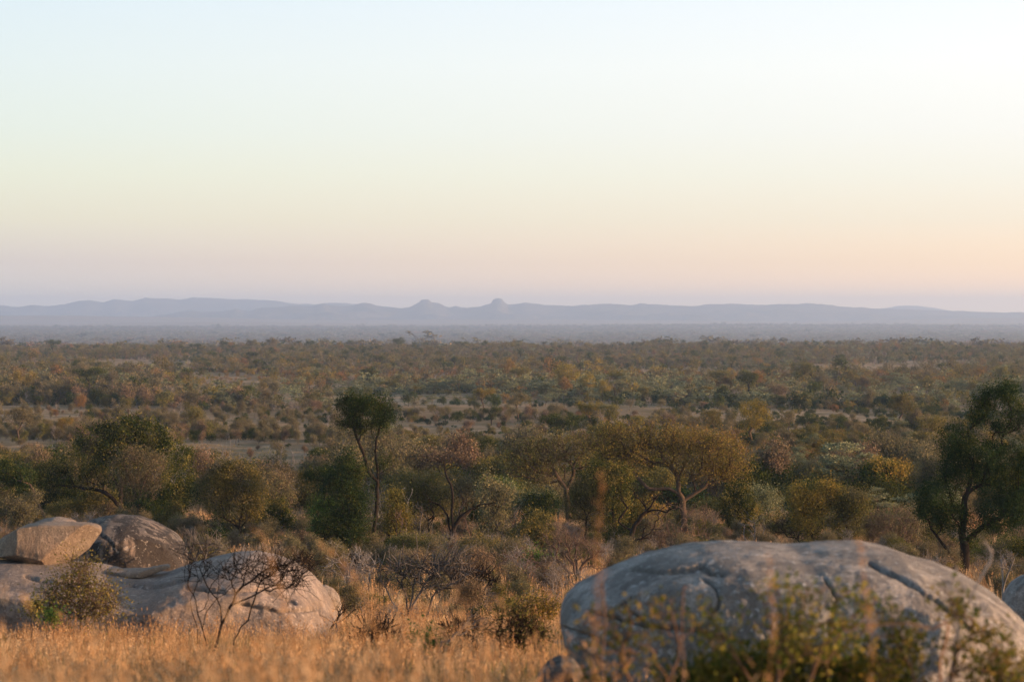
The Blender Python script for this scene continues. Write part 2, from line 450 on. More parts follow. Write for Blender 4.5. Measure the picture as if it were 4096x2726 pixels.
# ------------------------------------------------------------------ plant building blocks
class Wood:
    """branching skeleton: nodes with parents; radii follow from what each node carries"""
    def __init__(s):
        s.P = []; s.par = []; s.fixr = {}; s.len = []

    def node(s, p, par):
        s.P.append(np.array(p, float)); s.par.append(par)
        s.len.append(0.0 if par < 0 else s.len[par] + float(np.linalg.norm(s.P[par] - s.P[-1])))
        return len(s.P) - 1

    def limb(s, pts, par=-1, jit=0.0, step=None, rnd=rng):
        """polyline limb through pts, smoothed into short steps"""
        pts = [np.array(p, float) for p in pts]
        if par >= 0: pts = [s.P[par]] + pts
        dense = [pts[0]]
        n = len(pts)
        for i in range(n - 1):
            p0 = pts[max(i - 1, 0)]; p1 = pts[i]; p2 = pts[i + 1]; p3 = pts[min(i + 2, n - 1)]
            L = np.linalg.norm(p2 - p1)
            k = max(2, int(L / (step or max(0.25, L / 4))))
            for j in range(1, k + 1):
                t = j / k
                q = 0.5 * ((2 * p1) + (-p0 + p2) * t + (2 * p0 - 5 * p1 + 4 * p2 - p3) * t * t + (-p0 + 3 * p1 - 3 * p2 + p3) * t**3)
                dense.append(q + rnd.normal(0, jit, 3) * (1 if j < k else 0.3))
        last = par
        if par < 0: last = s.node(dense[0], -1)
        for q in dense[1:]: last = s.node(q, last)
        return last

    def grow(s, targets, up=0.25, wig=0.12, seg=4, bias=0.35, rnd=rng, droop=0.0):
        """join every target to the wood already there, nearest first"""
        targets = np.asarray(targets, float)
        base = s.P[0]
        order = np.argsort(((targets - base) ** 2).sum(1) + rnd.normal(0, 0.2, len(targets)))
        cap = len(s.P) + len(targets) * seg + 8
        arr = np.zeros((cap, 3)); ln = np.zeros(cap)
        m = len(s.P); arr[:m] = np.array(s.P); ln[:m] = s.len
        tips = []
        for k in order:
            t = targets[k]
            dv = t - arr[:m]
            dist = np.sqrt((dv ** 2).sum(1))
            cost = dist + bias * ln[:m] + 0.6 * np.maximum(0, arr[:m, 2] - t[2])
            i = int(np.argmin(cost))
            p = arr[i].copy(); d = t - p; L = np.linalg.norm(d)
            if s.par[i] >= 0:
                tan = p - s.P[s.par[i]]; tan = tan / (np.linalg.norm(tan) + 1e-6) * L
            else: tan = np.array([0, 0, L])
            c1 = p + 0.33 * (0.45 * tan + 0.55 * d) + np.array([0, 0, up * L * 0.33])
            c2 = t - 0.33 * d + np.array([0, 0, (up - droop) * L * 0.25])
            last = i
            for j in range(1, seg + 1):
                u = j / seg
                q = (1 - u) ** 3 * p + 3 * u * (1 - u) ** 2 * c1 + 3 * u * u * (1 - u) * c2 + u ** 3 * t
                if j < seg: q = q + rnd.normal(0, wig * L / seg, 3)
                last = s.node(q, last)
                arr[m] = q; ln[m] = s.len[-1]; m += 1
            tips.append(last)
        return tips

    def twigs(s, tips, n, length, rnd=rng, up=0.2, seg=2):
        out = []
        for t in tips:
            p = s.P[t]; par = s.par[t]
            tan = p - s.P[par] if par >= 0 else np.array([0, 0, 1.0])
            tan = tan / (np.linalg.norm(tan) + 1e-6)
            for _ in range(n):
                d = tan * 0.7 + rnd.normal(0, 0.65, 3) + np.array([0, 0, up]); d /= np.linalg.norm(d)
                L = length * rnd.uniform(0.45, 1.2)
                last = t
                for j in range(1, seg + 1):
                    last = s.node(s.P[last] + d * L / seg + rnd.normal(0, 0.12 * L / seg, 3), last)
                out.append(last)
        return out

    def mesh(s, name, mat, r_tip, r_base=None, power=2.3, parent=None, sides=(3, 4, 6), dz_root=0.3):
        n = len(s.P)
        P = np.array(s.P); par = np.array(s.par)
        load = np.zeros(n); kids = [[] for _ in range(n)]
        for i in range(n):
            if par[i] >= 0: kids[par[i]].append(i)
        for i in range(n - 1, -1, -1):
            if not kids[i]: load[i] = 1.0
            if par[i] >= 0: load[par[i]] += load[i]
        for ks in kids: ks.sort(key=lambda i: -load[i])      # the stoutest child carries the stem on
        r = r_tip * load ** (1 / power)
        if r_base is not None:
            rm = r.max(); e = math.log(r_base / r_tip) / max(1e-6, math.log(rm / r_tip)) if rm > r_tip * 1.01 else 1
            r = r_tip * (r / r_tip) ** e
        V = []; Q = []; T = []; nv = 0
        # chains
        for i in range(n):
            if par[i] >= 0 and kids[par[i]] and kids[par[i]][0] != i:
                start = i
            elif par[i] < 0:
                start = i
            else:
                continue
            chain = [start]
            while kids[chain[-1]]:
                ks = kids[chain[-1]]
                chain.append(ks[0])
            pts = [P[k] for k in chain]; rr = [r[k] for k in chain]
            if par[start] >= 0:
                pts = [P[par[start]]] + pts; rr = [min(r[par[start]], rr[0] * 1.35)] + rr
            elif dz_root:
                pts = [pts[0] - np.array([0, 0, dz_root])] + pts; rr = [rr[0] * 1.25] + rr
            if len(pts) < 2: continue
            pts = np.array(pts); rr = np.array(rr)
            k = sides[0] if rr.max() < 0.02 else sides[1] if rr.max() < 0.06 else sides[2]
            tan = np.gradient(pts, axis=0); tan /= np.linalg.norm(tan, axis=1)[:, None] + 1e-9
            ref = np.array([0.31, 0.95, 0.05]) if abs(tan[0][1]) < 0.8 else np.array([1.0, 0.1, 0.0])
            a = np.cross(tan, ref); a /= np.linalg.norm(a, axis=1)[:, None] + 1e-9
            b = np.cross(tan, a)
            th = np.arange(k) * 2 * math.pi / k
            ring = pts[:, None, :] + rr[:, None, None] * (np.cos(th)[None, :, None] * a[:, None, :] + np.sin(th)[None, :, None] * b[:, None, :])
            V.append(ring.reshape(-1, 3))
            m = len(pts)
            i0 = nv + np.arange(m - 1)[:, None] * k; j = np.arange(k)[None, :]; j2 = (j + 1) % k
            Q.append(np.stack([i0 + j, i0 + j2, i0 + k + j2, i0 + k + j], -1).reshape(-1, 4))
            nv += m * k
        me = make_mesh(name, np.concatenate(V), [np.concatenate(Q)], mat, smooth=True)
        return link(name, me, parent)


LEAF2 = {'evergreen': 'goldolive', 'olive': 'drab', 'goldolive': 'mustard', 'deep': 'evergreen', 'mustard': 'goldolive', 'drab': 'mauve', 'silver': 'olive'}


def leaf_quads(C, size, rnd=rng, aspect=0.55, flat=0.0, vary=0.5):
    """rhombic leaves centred on C"""
    n = len(C)
    a = rnd.normal(0, 1, (n, 3)); a[:, 2] *= (1 - flat)
    a /= np.linalg.norm(a, axis=1)[:, None] + 1e-9
    b = rnd.normal(0, 1, (n, 3)); b[:, 2] *= (1 - flat)
    b -= (a * b).sum(1)[:, None] * a; b /= np.linalg.norm(b, axis=1)[:, None] + 1e-9
    sz = size * (1 + vary * rnd.uniform(-1, 1, n))[:, None]
    V = np.stack([C - a * sz * 0.5, C + b * sz * aspect * 0.5 + a * sz * 0.08, C + a * sz * 0.5, C - b * sz * aspect * 0.5 + a * sz * 0.08], 1)
    q = np.arange(n * 4).reshape(n, 4)
    return V.reshape(-1, 3), q


def leaves_at(tips, per, spread, rnd=rng, flat=1.0):
    T = np.repeat(np.asarray(tips), per, axis=0)
    g = rnd.normal(0, 1, (len(T), 3)); g[:, 2] *= flat
    return T + g * spread


def in_blobs(blobs, n, rnd=rng, shell=0.5, under=1.0, gaps=0.0, gap_size=1.0):
    """points through ellipsoids (cx,cy,cz,rx,ry,rz[,weight]); shell pushes them outward, under<1 thins the underside, gaps leaves holes"""
    if gaps:
        P = in_blobs(blobs, int(n * 2.2), rnd, shell, under)
        o = rnd.uniform(-50, 50, 3)
        k = np.array([mnoise.noise(Vector((p + o) / gap_size)) for p in P])
        keep = np.argsort(-(k + rnd.normal(0, .12, len(k))))[:max(4, int(len(P) * (1 - gaps)))]
        keep = rnd.permutation(keep)[:n]
        return P[keep]
    w = np.array([(b[6] if len(b) > 6 else 1) * b[3] * b[4] * b[5] for b in blobs]) ** 0.8; w /= w.sum()
    k = rnd.choice(len(blobs), n, p=w)
    B = np.array([b[:6] for b in blobs])[k]
    g = rnd.normal(0, 1, (n, 3)); g /= np.linalg.norm(g, axis=1)[:, None]
    flip = (g[:, 2] < 0) & (rnd.random(n) > under)
    g[flip, 2] *= -1
    r = rnd.random(n) ** (1 / 3) * (1 - shell) + shell * rnd.uniform(0.75, 1.0, n)
    return B[:, :3] + g * B[:, 3:] * r[:, None]


# ------------------------------------------------------------------ shared plant materials
LM = {
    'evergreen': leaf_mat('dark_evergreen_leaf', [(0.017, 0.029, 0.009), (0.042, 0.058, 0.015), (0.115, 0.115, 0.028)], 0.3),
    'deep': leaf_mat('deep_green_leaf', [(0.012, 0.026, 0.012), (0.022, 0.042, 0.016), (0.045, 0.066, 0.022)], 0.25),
    'green': leaf_mat('fresh_green_leaf', [(0.037, 0.081, 0.022), (0.069, 0.125, 0.031), (0.150, 0.188, 0.044)], 0.35),
    'olive': leaf_mat('olive_leaf', [(0.058, 0.062, 0.023), (0.111, 0.104, 0.036), (0.208, 0.163, 0.047)], 0.35),
    'mustard': leaf_mat('mustard_leaf', [(0.090, 0.084, 0.024), (0.192, 0.150, 0.036), (0.336, 0.228, 0.054)], 0.4),
    'rust': leaf_mat('rust_leaf', [(0.10, 0.068, 0.032), (0.185, 0.112, 0.046), (0.28, 0.165, 0.06)], 0.35),
    'silver': leaf_mat('silver_leaf', [(0.085, 0.102, 0.058), (0.165, 0.18, 0.10), (0.28, 0.27, 0.15)], 0.3),
    'drab': leaf_mat('drab_leaf', [(0.072, 0.068, 0.040), (0.13, 0.115, 0.064), (0.21, 0.17, 0.09)], 0.3),
    'mauve': leaf_mat('pinkish_brown_leaf', [(0.085, 0.064, 0.043), (0.16, 0.115, 0.075), (0.25, 0.175, 0.11)], 0.25),
    'goldolive': leaf_mat('gold_olive_leaf', [(0.075, 0.078, 0.022), (0.165, 0.15, 0.042), (0.31, 0.24, 0.065)], 0.4),
}
BK = {
    'dark': bark_mat('dark_bark', (0.014, 0.011, 0.0095), (0.038, 0.029, 0.024)),
    'brown': bark_mat('brown_bark', (0.05, 0.036, 0.027), (0.13, 0.09, 0.065)),
    'grey': bark_mat('grey_deadwood', (0.11, 0.098, 0.092), (0.33, 0.295, 0.275)),
    'greydark': bark_mat('weathered_deadwood', (0.045, 0.04, 0.038), (0.17, 0.15, 0.14)),
    'pale': bark_mat('bleached_wood', (0.26, 0.21, 0.18), (0.5, 0.42, 0.36)),
    'red': bark_mat('reddish_twig', (0.085, 0.055, 0.042), (0.23, 0.155, 0.12)),
}
# ------------------------------------------------------------------ granite
def rock_mat(name, light, midc, dark, stain=0.5, streak=False, pink=0.25, sc=1.0):
    s = NT(name)
    tc = s.n('ShaderNodeTexCoord'); o = tc.outputs['Object']
    if streak:
        mp = s.n('ShaderNodeMapping'); mp.inputs['Scale'].default_value = (1.0, 1.0, 0.55); s.l(o, mp.inputs[0]); o2 = mp.outputs[0]
    else: o2 = o
    big = s.noise(o2, 0.75 * sc, 3, 0.5, 1.2); mid = s.noise(o2, 2.8 * sc, 4, 0.55, 0.9); small = s.noise(o2, 9 * sc, 3, 0.55, 0.6); grain = s.noise(o, 38 * sc, 4, 0.75); tone = s.noise(o, 0.45 * sc, 2, 0.5)
    f = s.math('MULTIPLY_ADD', small, 0.30, s.math('MULTIPLY_ADD', mid, 0.40, s.math('MULTIPLY', big, 0.30)))
    c = s.ramp(f, [(0.43, midc), (0.56, light)])
    c = s.mix(s.ramp(tone, [(0.45, (0, 0, 0)), (0.62, (pink,) * 3)]), c, (0.34, 0.22, 0.15))
    g = s.math('MULTIPLY_ADD', small, 0.25, s.math('MULTIPLY_ADD', mid, 0.35, s.math('MULTIPLY', s.noise(o2, 1.5 * sc, 4, 0.55, 1.6), 0.40)))
    c = s.mix(s.ramp(g, [(0.50 - 0.06 * stain, (0, 0, 0)), (0.535 - 0.04 * stain, (stain,) * 3)]), c, dark)
    lich = s.noise(o, 13 * sc, 3, 0.55, 0.6)                    # pale lichen rounds
    c = s.mix(s.ramp(lich, [(0.62, (0, 0, 0)), (0.655, (0.6, 0.6, 0.6))]), c, tuple(min(.5, q * 1.45) for q in light))
    c = s.mix(s.ramp(grain, [(0.38, (0.5, 0.5, 0.5)), (0.55, (0, 0, 0))]), c, (0.06, 0.053, 0.05))
    d = s.n('ShaderNodeBsdfPrincipled', Roughness=0.88, Base__Color=c)
    d.inputs['Specular IOR Level'].default_value = 0.25
    hgt = s.math('MULTIPLY_ADD', grain, 0.35, s.math('MULTIPLY_ADD', mid, 0.8, s.math('MULTIPLY', big, 0.9)))
    b = s.n('ShaderNodeBump', Strength=1.0, Distance=0.10, Height=hgt); s.l(b.outputs[0], d.inputs['Normal'])
    s.l(d.outputs[0], s.out.inputs[0])
    return s.m


RM = {
    'granite': rock_mat('grey_granite', (0.40, 0.375, 0.355), (0.24, 0.222, 0.21), (0.085, 0.077, 0.072), 0.65, pink=0.12),
    'slab': rock_mat('pinkish_granite', (0.30, 0.25, 0.222), (0.185, 0.152, 0.136), (0.085, 0.07, 0.064), 0.55, pink=0.25, sc=0.7),
    'tan': rock_mat('tan_granite', (0.31, 0.245, 0.19), (0.19, 0.145, 0.11), (0.10, 0.074, 0.056), 0.4, streak=True, pink=0.4),
    'stained': rock_mat('stained_granite', (0.22, 0.192, 0.172), (0.11, 0.094, 0.085), (0.022, 0.018, 0.017), 0.97, streak=True, pink=0.25, sc=0.8),
    'pale': rock_mat('pale_granite', (0.31, 0.265, 0.23), (0.19, 0.155, 0.13), (0.085, 0.068, 0.058), 0.5, pink=0.3),
}



def dpx(pts):
    """photo coordinates as displayed (2356 wide) to picture pixels"""
    return [(x * W / 2356.0, y * W / 2356.0) for x, y in pts]


def seg_dist(U, V, line):
    best = np.full(U.shape, 1e9)
    for (x0, y0), (x1, y1) in zip(line[:-1], line[1:]):
        dx, dy = x1 - x0, y1 - y0
        t = np.clip(((U - x0) * dx + (V - y0) * dy) / (dx * dx + dy * dy + 1e-9), 0, 1)
        best = np.minimum(best, np.hypot(U - x0 - t * dx, V - y0 - t * dy))
    return best


def boulder(name, label, D, top, bot, half_depth, mat, n_st=160, n_ar=110, ex=0.85, ez=0.9, lump=0.05, seed=1.0, cracks=(), crack_w=1.2, crack_d=0.06, lean=0.0, power=2.4, tilt=0.0, flat_front=0.0, ridge=0.5, cuts=0, planes=()):
    top = np.array(dpx(top)); bot = np.array(dpx(bot))
    u0, u1 = top[0, 0], top[-1, 0]
    s = (1 - np.cos(np.linspace(0.02, math.pi - 0.02, n_st))) / 2
    us = u0 + (u1 - u0) * (0.5 * s + 0.5 * np.linspace(0.0005, 0.9995, n_st))
    tv = np.interp(us, top[:, 0], top[:, 1]); bv = np.interp(us, bot[:, 0], bot[:, 1])
    k = np.exp(-np.linspace(-1.6, 1.6, 7) ** 2); k /= k.sum()
    tv = np.convolve(np.pad(tv, 3, 'edge'), k, 'valid')
    q = (us - (u0 + u1) / 2) / ((u1 - u0) / 2)
    hd = half_depth * np.clip(1 - np.abs(q) ** power, 0.0004, 1) ** (1 / power)
    yc = D + tilt * q
    zt = CAMZ - (tv - VH) / F * yc; zb = CAMZ - (bv - VH) / F * yc
    zt = np.maximum(zt, zb + 0.01)
    ph = np.linspace(0, 2 * math.pi, n_ar, endpoint=False)
    cx, sz = np.cos(ph), np.sin(ph)
    Cy = np.sign(cx) * np.abs(cx) ** ex; Sz = np.sign(sz) * np.abs(sz) ** ez
    zc = (zt + zb) / 2; hh = (zt - zb) / 2
    Y = yc[:, None] + hd[:, None] * Cy[None, :] + lean * hh[:, None] * Sz[None, :]
    if flat_front:                                            # a split face: the near side cut flat
        lim = (yc - hd * (1 - flat_front))[:, None] + lean * hh[:, None] * Sz[None, :]
        Y = np.where(Y < lim, lim + (Y - lim) * 0.15, Y)
    Z = zc[:, None] + hh[:, None] * Sz[None, :]
    X = ((us - 512) / F * yc)[:, None] + np.zeros_like(Y)
    P = np.stack([X, Y, Z], -1)
    c = np.stack([X.mean(1), yc, zc], -1)[:, None, :]
    nrm = P - c; nrm[..., 1] /= np.maximum(hd, 0.05)[:, None]; nrm[..., 2] /= np.maximum(hh, 0.05)[:, None]
    nrm[..., 0] = (q * 0.7 * np.abs(q) ** 3)[:, None]
    nrm /= np.linalg.norm(nrm, axis=2)[..., None] + 1e-6
    size = max(0.4, (zt - zb).max())
    rc = np.random.default_rng(int(seed * 10))
    pl = list(planes)
    for _ in range(cuts):                                     # joints: flat broken faces on the near side
        pl.append(((rc.uniform(-.9, .9), -1.0, rc.uniform(-.35, .75)), rc.uniform(.02, .07)))
    wid = (u1 - u0) / F * D
    for nv_, fr in pl:
        nn = np.array(nv_, float); nn /= np.linalg.norm(nn)
        dd = P @ nn; off = dd.max() - fr * wid * abs(nn[0]) - fr * 3.0 * size
        ex_ = np.clip(dd - off, 0, None)
        P = P - nn * (ex_ * .88)[..., None]
    flat = P.reshape(-1, 3)
    dsp = np.array([0.55 * mnoise.fractal(Vector(p / (size * 0.55)) + Vector((seed, 0, 0)), 0.95, 2.1, 3)
                    + 0.45 * ridge * (0.35 - abs(mnoise.noise(Vector((p[0], p[1], p[2] * 2.2)) / (size * 0.33) + Vector((0, seed, 0)))))
                    + 0.25 * ridge * (0.3 - abs(mnoise.noise(Vector((p[0], p[1], p[2] * 2.6)) / (size * 0.14) + Vector((seed, seed, 0)))))
                    + 0.13 * mnoise.fractal(Vector(p / (size * 0.07)) + Vector((0, 0, seed)), 0.8, 2.1, 4) for p in flat]).reshape(n_st, n_ar)
    amp = lump * size
    fade = np.clip(hh / (0.25 * size), 0.15, 1)[:, None]
    onsky = 1 - 0.75 * np.clip(nrm[..., 2], 0, 1) ** 2          # the outline stays as measured
    P = P + nrm * (dsp * amp * fade * onsky)[..., None]
    if len(cracks):
        U = 512 + P[..., 0] / P[..., 1] * F; Vv = VH - (P[..., 2] - CAMZ) / P[..., 1] * F
        front = np.clip(0.2 - nrm[..., 1], 0, 1) * 3
        front = np.clip(front + (nrm[..., 2] > 0.3), 0, 1)
        for ln in cracks:
            L = dpx(ln)
            Uw = U + .5 * np.sin(Vv * .7 + 1); Vw = Vv + .4 * np.sin(U * .29) + .3 * np.sin(U * .71 + 2)
            dd = seg_dist(Uw, Vw, L)
            P = P - nrm * (crack_d * np.exp(-(dd / crack_w) ** 2) * front)[..., None]
            xs = np.array([q_[0] for q_ in L]); ys = np.array([q_[1] for q_ in L])
            if np.all(np.diff(xs) > 0):                          # a sheet broken off below the crack
                below = Vw - np.interp(Uw, xs, ys)
                ends = np.clip(np.minimum(Uw - xs[0], xs[-1] - Uw) / 8.0, 0, 1)
                P = P - nrm * (crack_d * .3 * np.exp(-np.clip(below, 0, None) / 9.0) * (below > 0) * ends * front)[..., None]
    V = P.reshape(-1, 3)
    i = np.arange(n_st - 1)[:, None] * n_ar; j = np.arange(n_ar)[None, :]; j2 = (j + 1) % n_ar
    quads = np.stack([i + j, i + n_ar + j, i + n_ar + j2, i + j2], -1).reshape(-1, 4)
    nv = len(V)
    V = np.vstack([V, P[0].mean(0), P[-1].mean(0)])
    jj = np.arange(n_ar)
    t0 = np.stack([np.full(n_ar, nv), jj, (jj + 1) % n_ar], -1)
    t1 = np.stack([np.full(n_ar, nv + 1), (n_st - 1) * n_ar + (jj + 1) % n_ar, (n_st - 1) * n_ar + jj], -1)
    org = np.array([X.mean(), D, float(zb.min())])
    me = make_mesh(name, V - org, [quads, np.vstack([t0, t1])], RM[mat], smooth=True)
    o = link(name, me, loc=tuple(org))
    return tag(o, label, 'boulder')


boulder('granite_boulder', 'huge low grey granite boulder with cracks behind the leafy twigs', 22.5,
        [(1289, 1425), (1293, 1398), (1304, 1374), (1330, 1350), (1390, 1322), (1440, 1300), (1500, 1278), (1560, 1266), (1620, 1258), (1680, 1255), (1760, 1258), (1830, 1264), (1900, 1258), (1960, 1256), (2010, 1257), (2060, 1265), (2110, 1285), (2170, 1303), (2220, 1325), (2280, 1360), (2320, 1398), (2356, 1436), (2400, 1490), (2440, 1560), (2460, 1640)],
        [(1289, 1440), (1300, 1480), (1318, 1512), (1345, 1540), (1400, 1600), (1600, 1640), (2000, 1660), (2300, 1660), (2460, 1660)],
        1.9, 'granite', n_st=420, n_ar=330, ex=0.9, ez=0.8, lump=0.075, seed=3.3, power=2.6, lean=0.35, cuts=5,
        cracks=[[(1440, 1306), (1478, 1306), (1500, 1312), (1535, 1314), (1580, 1309), (1620, 1300)], [(1610, 1304), (1635, 1314), (1665, 1322)], [(1290, 1440), (1360, 1462), (1430, 1500)], [(1618, 1330), (1640, 1342), (1652, 1362), (1656, 1385), (1648, 1402), (1630, 1420)],
                [(1452, 1372), (1432, 1388), (1450, 1402), (1480, 1425)], [(1360, 1402), (1480, 1436), (1600, 1448), (1720, 1478)], [(1898, 1330), (1925, 1375), (1914, 1420), (1935, 1470)], [(2000, 1296), (2075, 1330), (2150, 1376), (2230, 1440)]], crack_w=1.15, crack_d=0.07)
boulder('granite_slab', 'long whaleback granite slab glowing pink at its right end behind the bare shrub', 43.0,
        [(-120, 1330), (-60, 1298), (0, 1294), (60, 1294), (130, 1300), (200, 1306), (250, 1318), (320, 1328), (370, 1325), (430, 1303), (480, 1289), (530, 1280), (575, 1276), (620, 1284), (660, 1299), (700, 1322), (722, 1345), (742, 1376), (760, 1408), (776, 1445), (782, 1470)],
        [(-120, 1430), (0, 1450), (430, 1470), (650, 1490), (782, 1490)],
        2.6, 'slab', n_st=340, n_ar=200, ex=0.95, ez=0.85, lump=0.06, seed=8.1, power=3.2, lean=0.5, cuts=2,
        cracks=[[(60, 1325), (120, 1338), (190, 1330)], [(430, 1350), (520, 1362), (600, 1352), (680, 1385)], [(300, 1345), (360, 1348), (430, 1330)], [(540, 1385), (640, 1405), (720, 1400)]], crack_w=1.3, crack_d=0.08)
boulder('granite_block', 'tan angular granite block perched on the slab at the left edge', 43.4,
        [(-40, 1268), (-30, 1255), (0, 1240), (22, 1226), (58, 1206), (100, 1201), (150, 1201), (198, 1203), (216, 1206), (226, 1212), (230, 1219)],
        [(-40, 1272), (-20, 1278), (0, 1279), (60, 1288), (84, 1298), (104, 1303), (140, 1297), (170, 1284), (195, 1266), (215, 1242), (230, 1222)],
        0.8, 'tan', n_st=150, n_ar=130, ex=0.5, ez=0.5, lump=0.03, seed=5.7, power=3.0, lean=-0.15, flat_front=0.3, planes=[((.10, -1, .16), .05), ((-.8, -.9, .05), .07), ((.8, -.6, -.8), .075), ((-.2, -.5, -.9), .035)])
boulder('granite_boulder', 'dark stained dome-shaped boulder behind the tan block', 49.5,
        [(150, 1300), (165, 1240), (185, 1206), (210, 1195), (235, 1189), (265, 1185), (310, 1189), (350, 1203), (390, 1224), (415, 1248), (428, 1274), (434, 1305), (436, 1330)],
        [(150, 1370), (436, 1370)], 1.9, 'stained', n_st=220, n_ar=150, ex=0.95, ez=0.9, lump=0.05, seed=11.0, power=2.2, lean=0.25, cuts=3,
        cracks=[[(225, 1225), (250, 1240), (262, 1262)], [(300, 1240), (340, 1246), (372, 1262)]], crack_w=0.9, crack_d=0.05)
boulder('granite_boulder', 'low grey boulder showing its top behind the tan block', 51.5,
        [(40, 1260), (52, 1222), (70, 1205), (100, 1192), (130, 1188), (158, 1193), (172, 1200), (190, 1215), (200, 1250)],
        [(40, 1345), (200, 1345)], 1.2, 'pale', n_st=120, n_ar=90, lump=0.04, seed=14.0, cuts=3)
boulder('rock_flake', 'thin grey rock flake lying in the dip of the long slab', 43.2,
        [(240, 1316), (255, 1309), (300, 1308), (335, 1307), (360, 1302), (384, 1298), (390, 1303)],
        [(240, 1318), (280, 1324), (330, 1326), (365, 1314), (390, 1305)], 0.42, 'pale', n_st=110, n_ar=60, ex=0.6, ez=0.5, lump=0.05, seed=17.0, power=3.5, cuts=3)
boulder('granite_boulder', 'small rounded boulder tucked against the right tip of the long slab', 44.6,
        [(716, 1400), (722, 1362), (732, 1347), (748, 1345), (766, 1353), (778, 1368), (785, 1388), (787, 1412), (786, 1440)],
        [(716, 1475), (786, 1475)], 0.75, 'pale', n_st=110, n_ar=90, lump=0.04, seed=21.0, cuts=3)
boulder('granite_boulder', 'pale boulder cut off by the right edge below the dark tree', 34.0,
        [(2308, 1420), (2312, 1385), (2322, 1355), (2338, 1336), (2360, 1322), (2400, 1315), (2450, 1330), (2480, 1400)],
        [(2308, 1490), (2480, 1490)], 0.9, 'granite', n_st=110, n_ar=90, lump=0.05, seed=25.0, cuts=3)
boulder('rock', 'small shaded rock at the foot of the huge boulder\'s left end', 20.0,
        [(1228, 1590), (1240, 1545), (1262, 1518), (1290, 1505), (1318, 1512), (1335, 1535), (1345, 1570), (1352, 1620)],
        [(1228, 1660), (1352, 1660)], 0.42, 'stained', n_st=110, n_ar=90, lump=0.09, seed=29.0, cuts=3)
# ------------------------------------------------------------------ plants one can tell apart, placed on the ground where they root
SC = W / 2356.0
footprints = []                    # (x, y, radius) kept clear of scattered bush


def rooted(u, v, d=None):
    """ground point for a root seen at displayed photo column u, row v"""
    u *= SC; v *= SC
    y = d if d else ground_y(u, v)
    x = (u - 512.0) / F * y
    return x, y, gz(x, y)


def plant(name, label, cat, root, limbs=(), blobs=(), tips=120, wood='dark', leaf=None, per=30, spread=0.16, size=0.11, r_tip=0.006, r_base=0.09, d=None,
          parts=('trunk', 'crown'), twig=0, twig_len=0.3, wig=0.14, up=0.25, droop=0.0, shell=0.5, under=0.8, depth=1.0, seed=0, group=None, flat=0.0, leafy=1.0, jit=0.02, mats=None, seg=4, clear=True, power=2.3, gaps=.42):
    rn = np.random.default_rng(1000 + seed + int(root[0] * 7 + root[1]))
    x0, y0, z0 = rooted(root[0], root[1], d)

    def loc(u, v, dy=0.0):
        yy = y0 + dy
        return np.array([(u * SC - 512) / F * yy - x0, dy, CAMZ - (v * SC - VH) / F * yy - z0])
    m = y0 / F * SC                                     # metres per displayed pixel there
    w = Wood()
    first = True
    for k, ln in enumerate(limbs):
        pts = []
        run = 0.0; sgn = rn.choice([-1, 1]); 
        for q in ln:
            dy = q[2] if len(q) > 2 else run
            pts.append(loc(q[0], q[1], dy)); run += sgn * rn.uniform(0.0, 0.10) * depth * 10 * m
        if first:
            w.limb(pts, jit=jit, rnd=rn); first = False
        else:
            P = np.array(w.P); i = int(np.argmin(((P[:, [0, 2]] - pts[0][[0, 2]]) ** 2).sum(1)))
            off = P[i][1] - pts[0][1]
            for p in pts: p[1] += off
            w.limb(pts[1:] if np.linalg.norm(P[i] - pts[0]) < 0.5 else pts, par=i, jit=jit, rnd=rn)
    if first: w.node((0, 0, 0), -1); w.limb([(rn.normal(0, .05), rn.normal(0, .05), 0.25)], par=0, rnd=rn)
    B = []
    for b in blobs:
        c = loc(b[0], b[1], (b[5] if len(b) > 5 else 0.0))
        ry = depth * m * (b[2] * 0.65 + b[3] * 0.35)
        B.append((c[0], c[1], c[2], b[2] * m, ry, b[3] * m, b[4] if len(b) > 4 else 1))
    ends = []
    if B and tips:
        T = in_blobs(B, tips, rn, shell, under, gaps=gaps if leaf else 0, gap_size=max(.5, min(1.5, B[0][3] * .55)))
        T = T[T[:, 2] > 0.12]
        ends = w.grow(T, wig=wig, up=up, rnd=rn, droop=droop, seg=seg)
    else:
        k = set(w.par); ends = [i for i in range(len(w.P)) if i not in k]
    if twig: ends2 = w.twigs(ends, twig, twig_len, rn)
    else: ends2 = []
    root_o = empty(name, (x0, y0, z0))
    tag(root_o, label, cat, group)
    w.mesh(parts[0], BK[wood], r_tip, r_base, parent=root_o, power=power)
    if leaf:
        src = np.array([w.P[i] for i in (ends + ends2)])
        if leafy < 1: src = src[rn.random(len(src)) < leafy]
        if y0 > 60: per = int(per * 1.8); size = size * .72
        C = leaves_at(src, per, spread * rn.lognormal(0, .5, (len(src) * per, 1)), rn, flat=1 - flat * 0.6)
        C = C[C[:, 2] > 0.02]
        V, q = leaf_quads(C, size, rn, flat=flat)
        l2 = LEAF2.get(leaf, leaf); o3 = Vector(rn.uniform(-30, 30, 3))
        mi = [1 if mnoise.noise(Vector(c) / .9 + o3) + .25 * e > .22 else 0 for c, e in zip(C, rn.normal(0, 1, len(C)))]
        link(parts[1], make_mesh(parts[1], V, [q], [LM[leaf], LM[l2]], mat_idx=mi), root_o)
    if B and clear:
        footprints.append((x0, y0, max(b[3] for b in B) * 0.8))
    return root_o


TW = ('stems', 'twigs')
BU = ('stems', 'foliage')

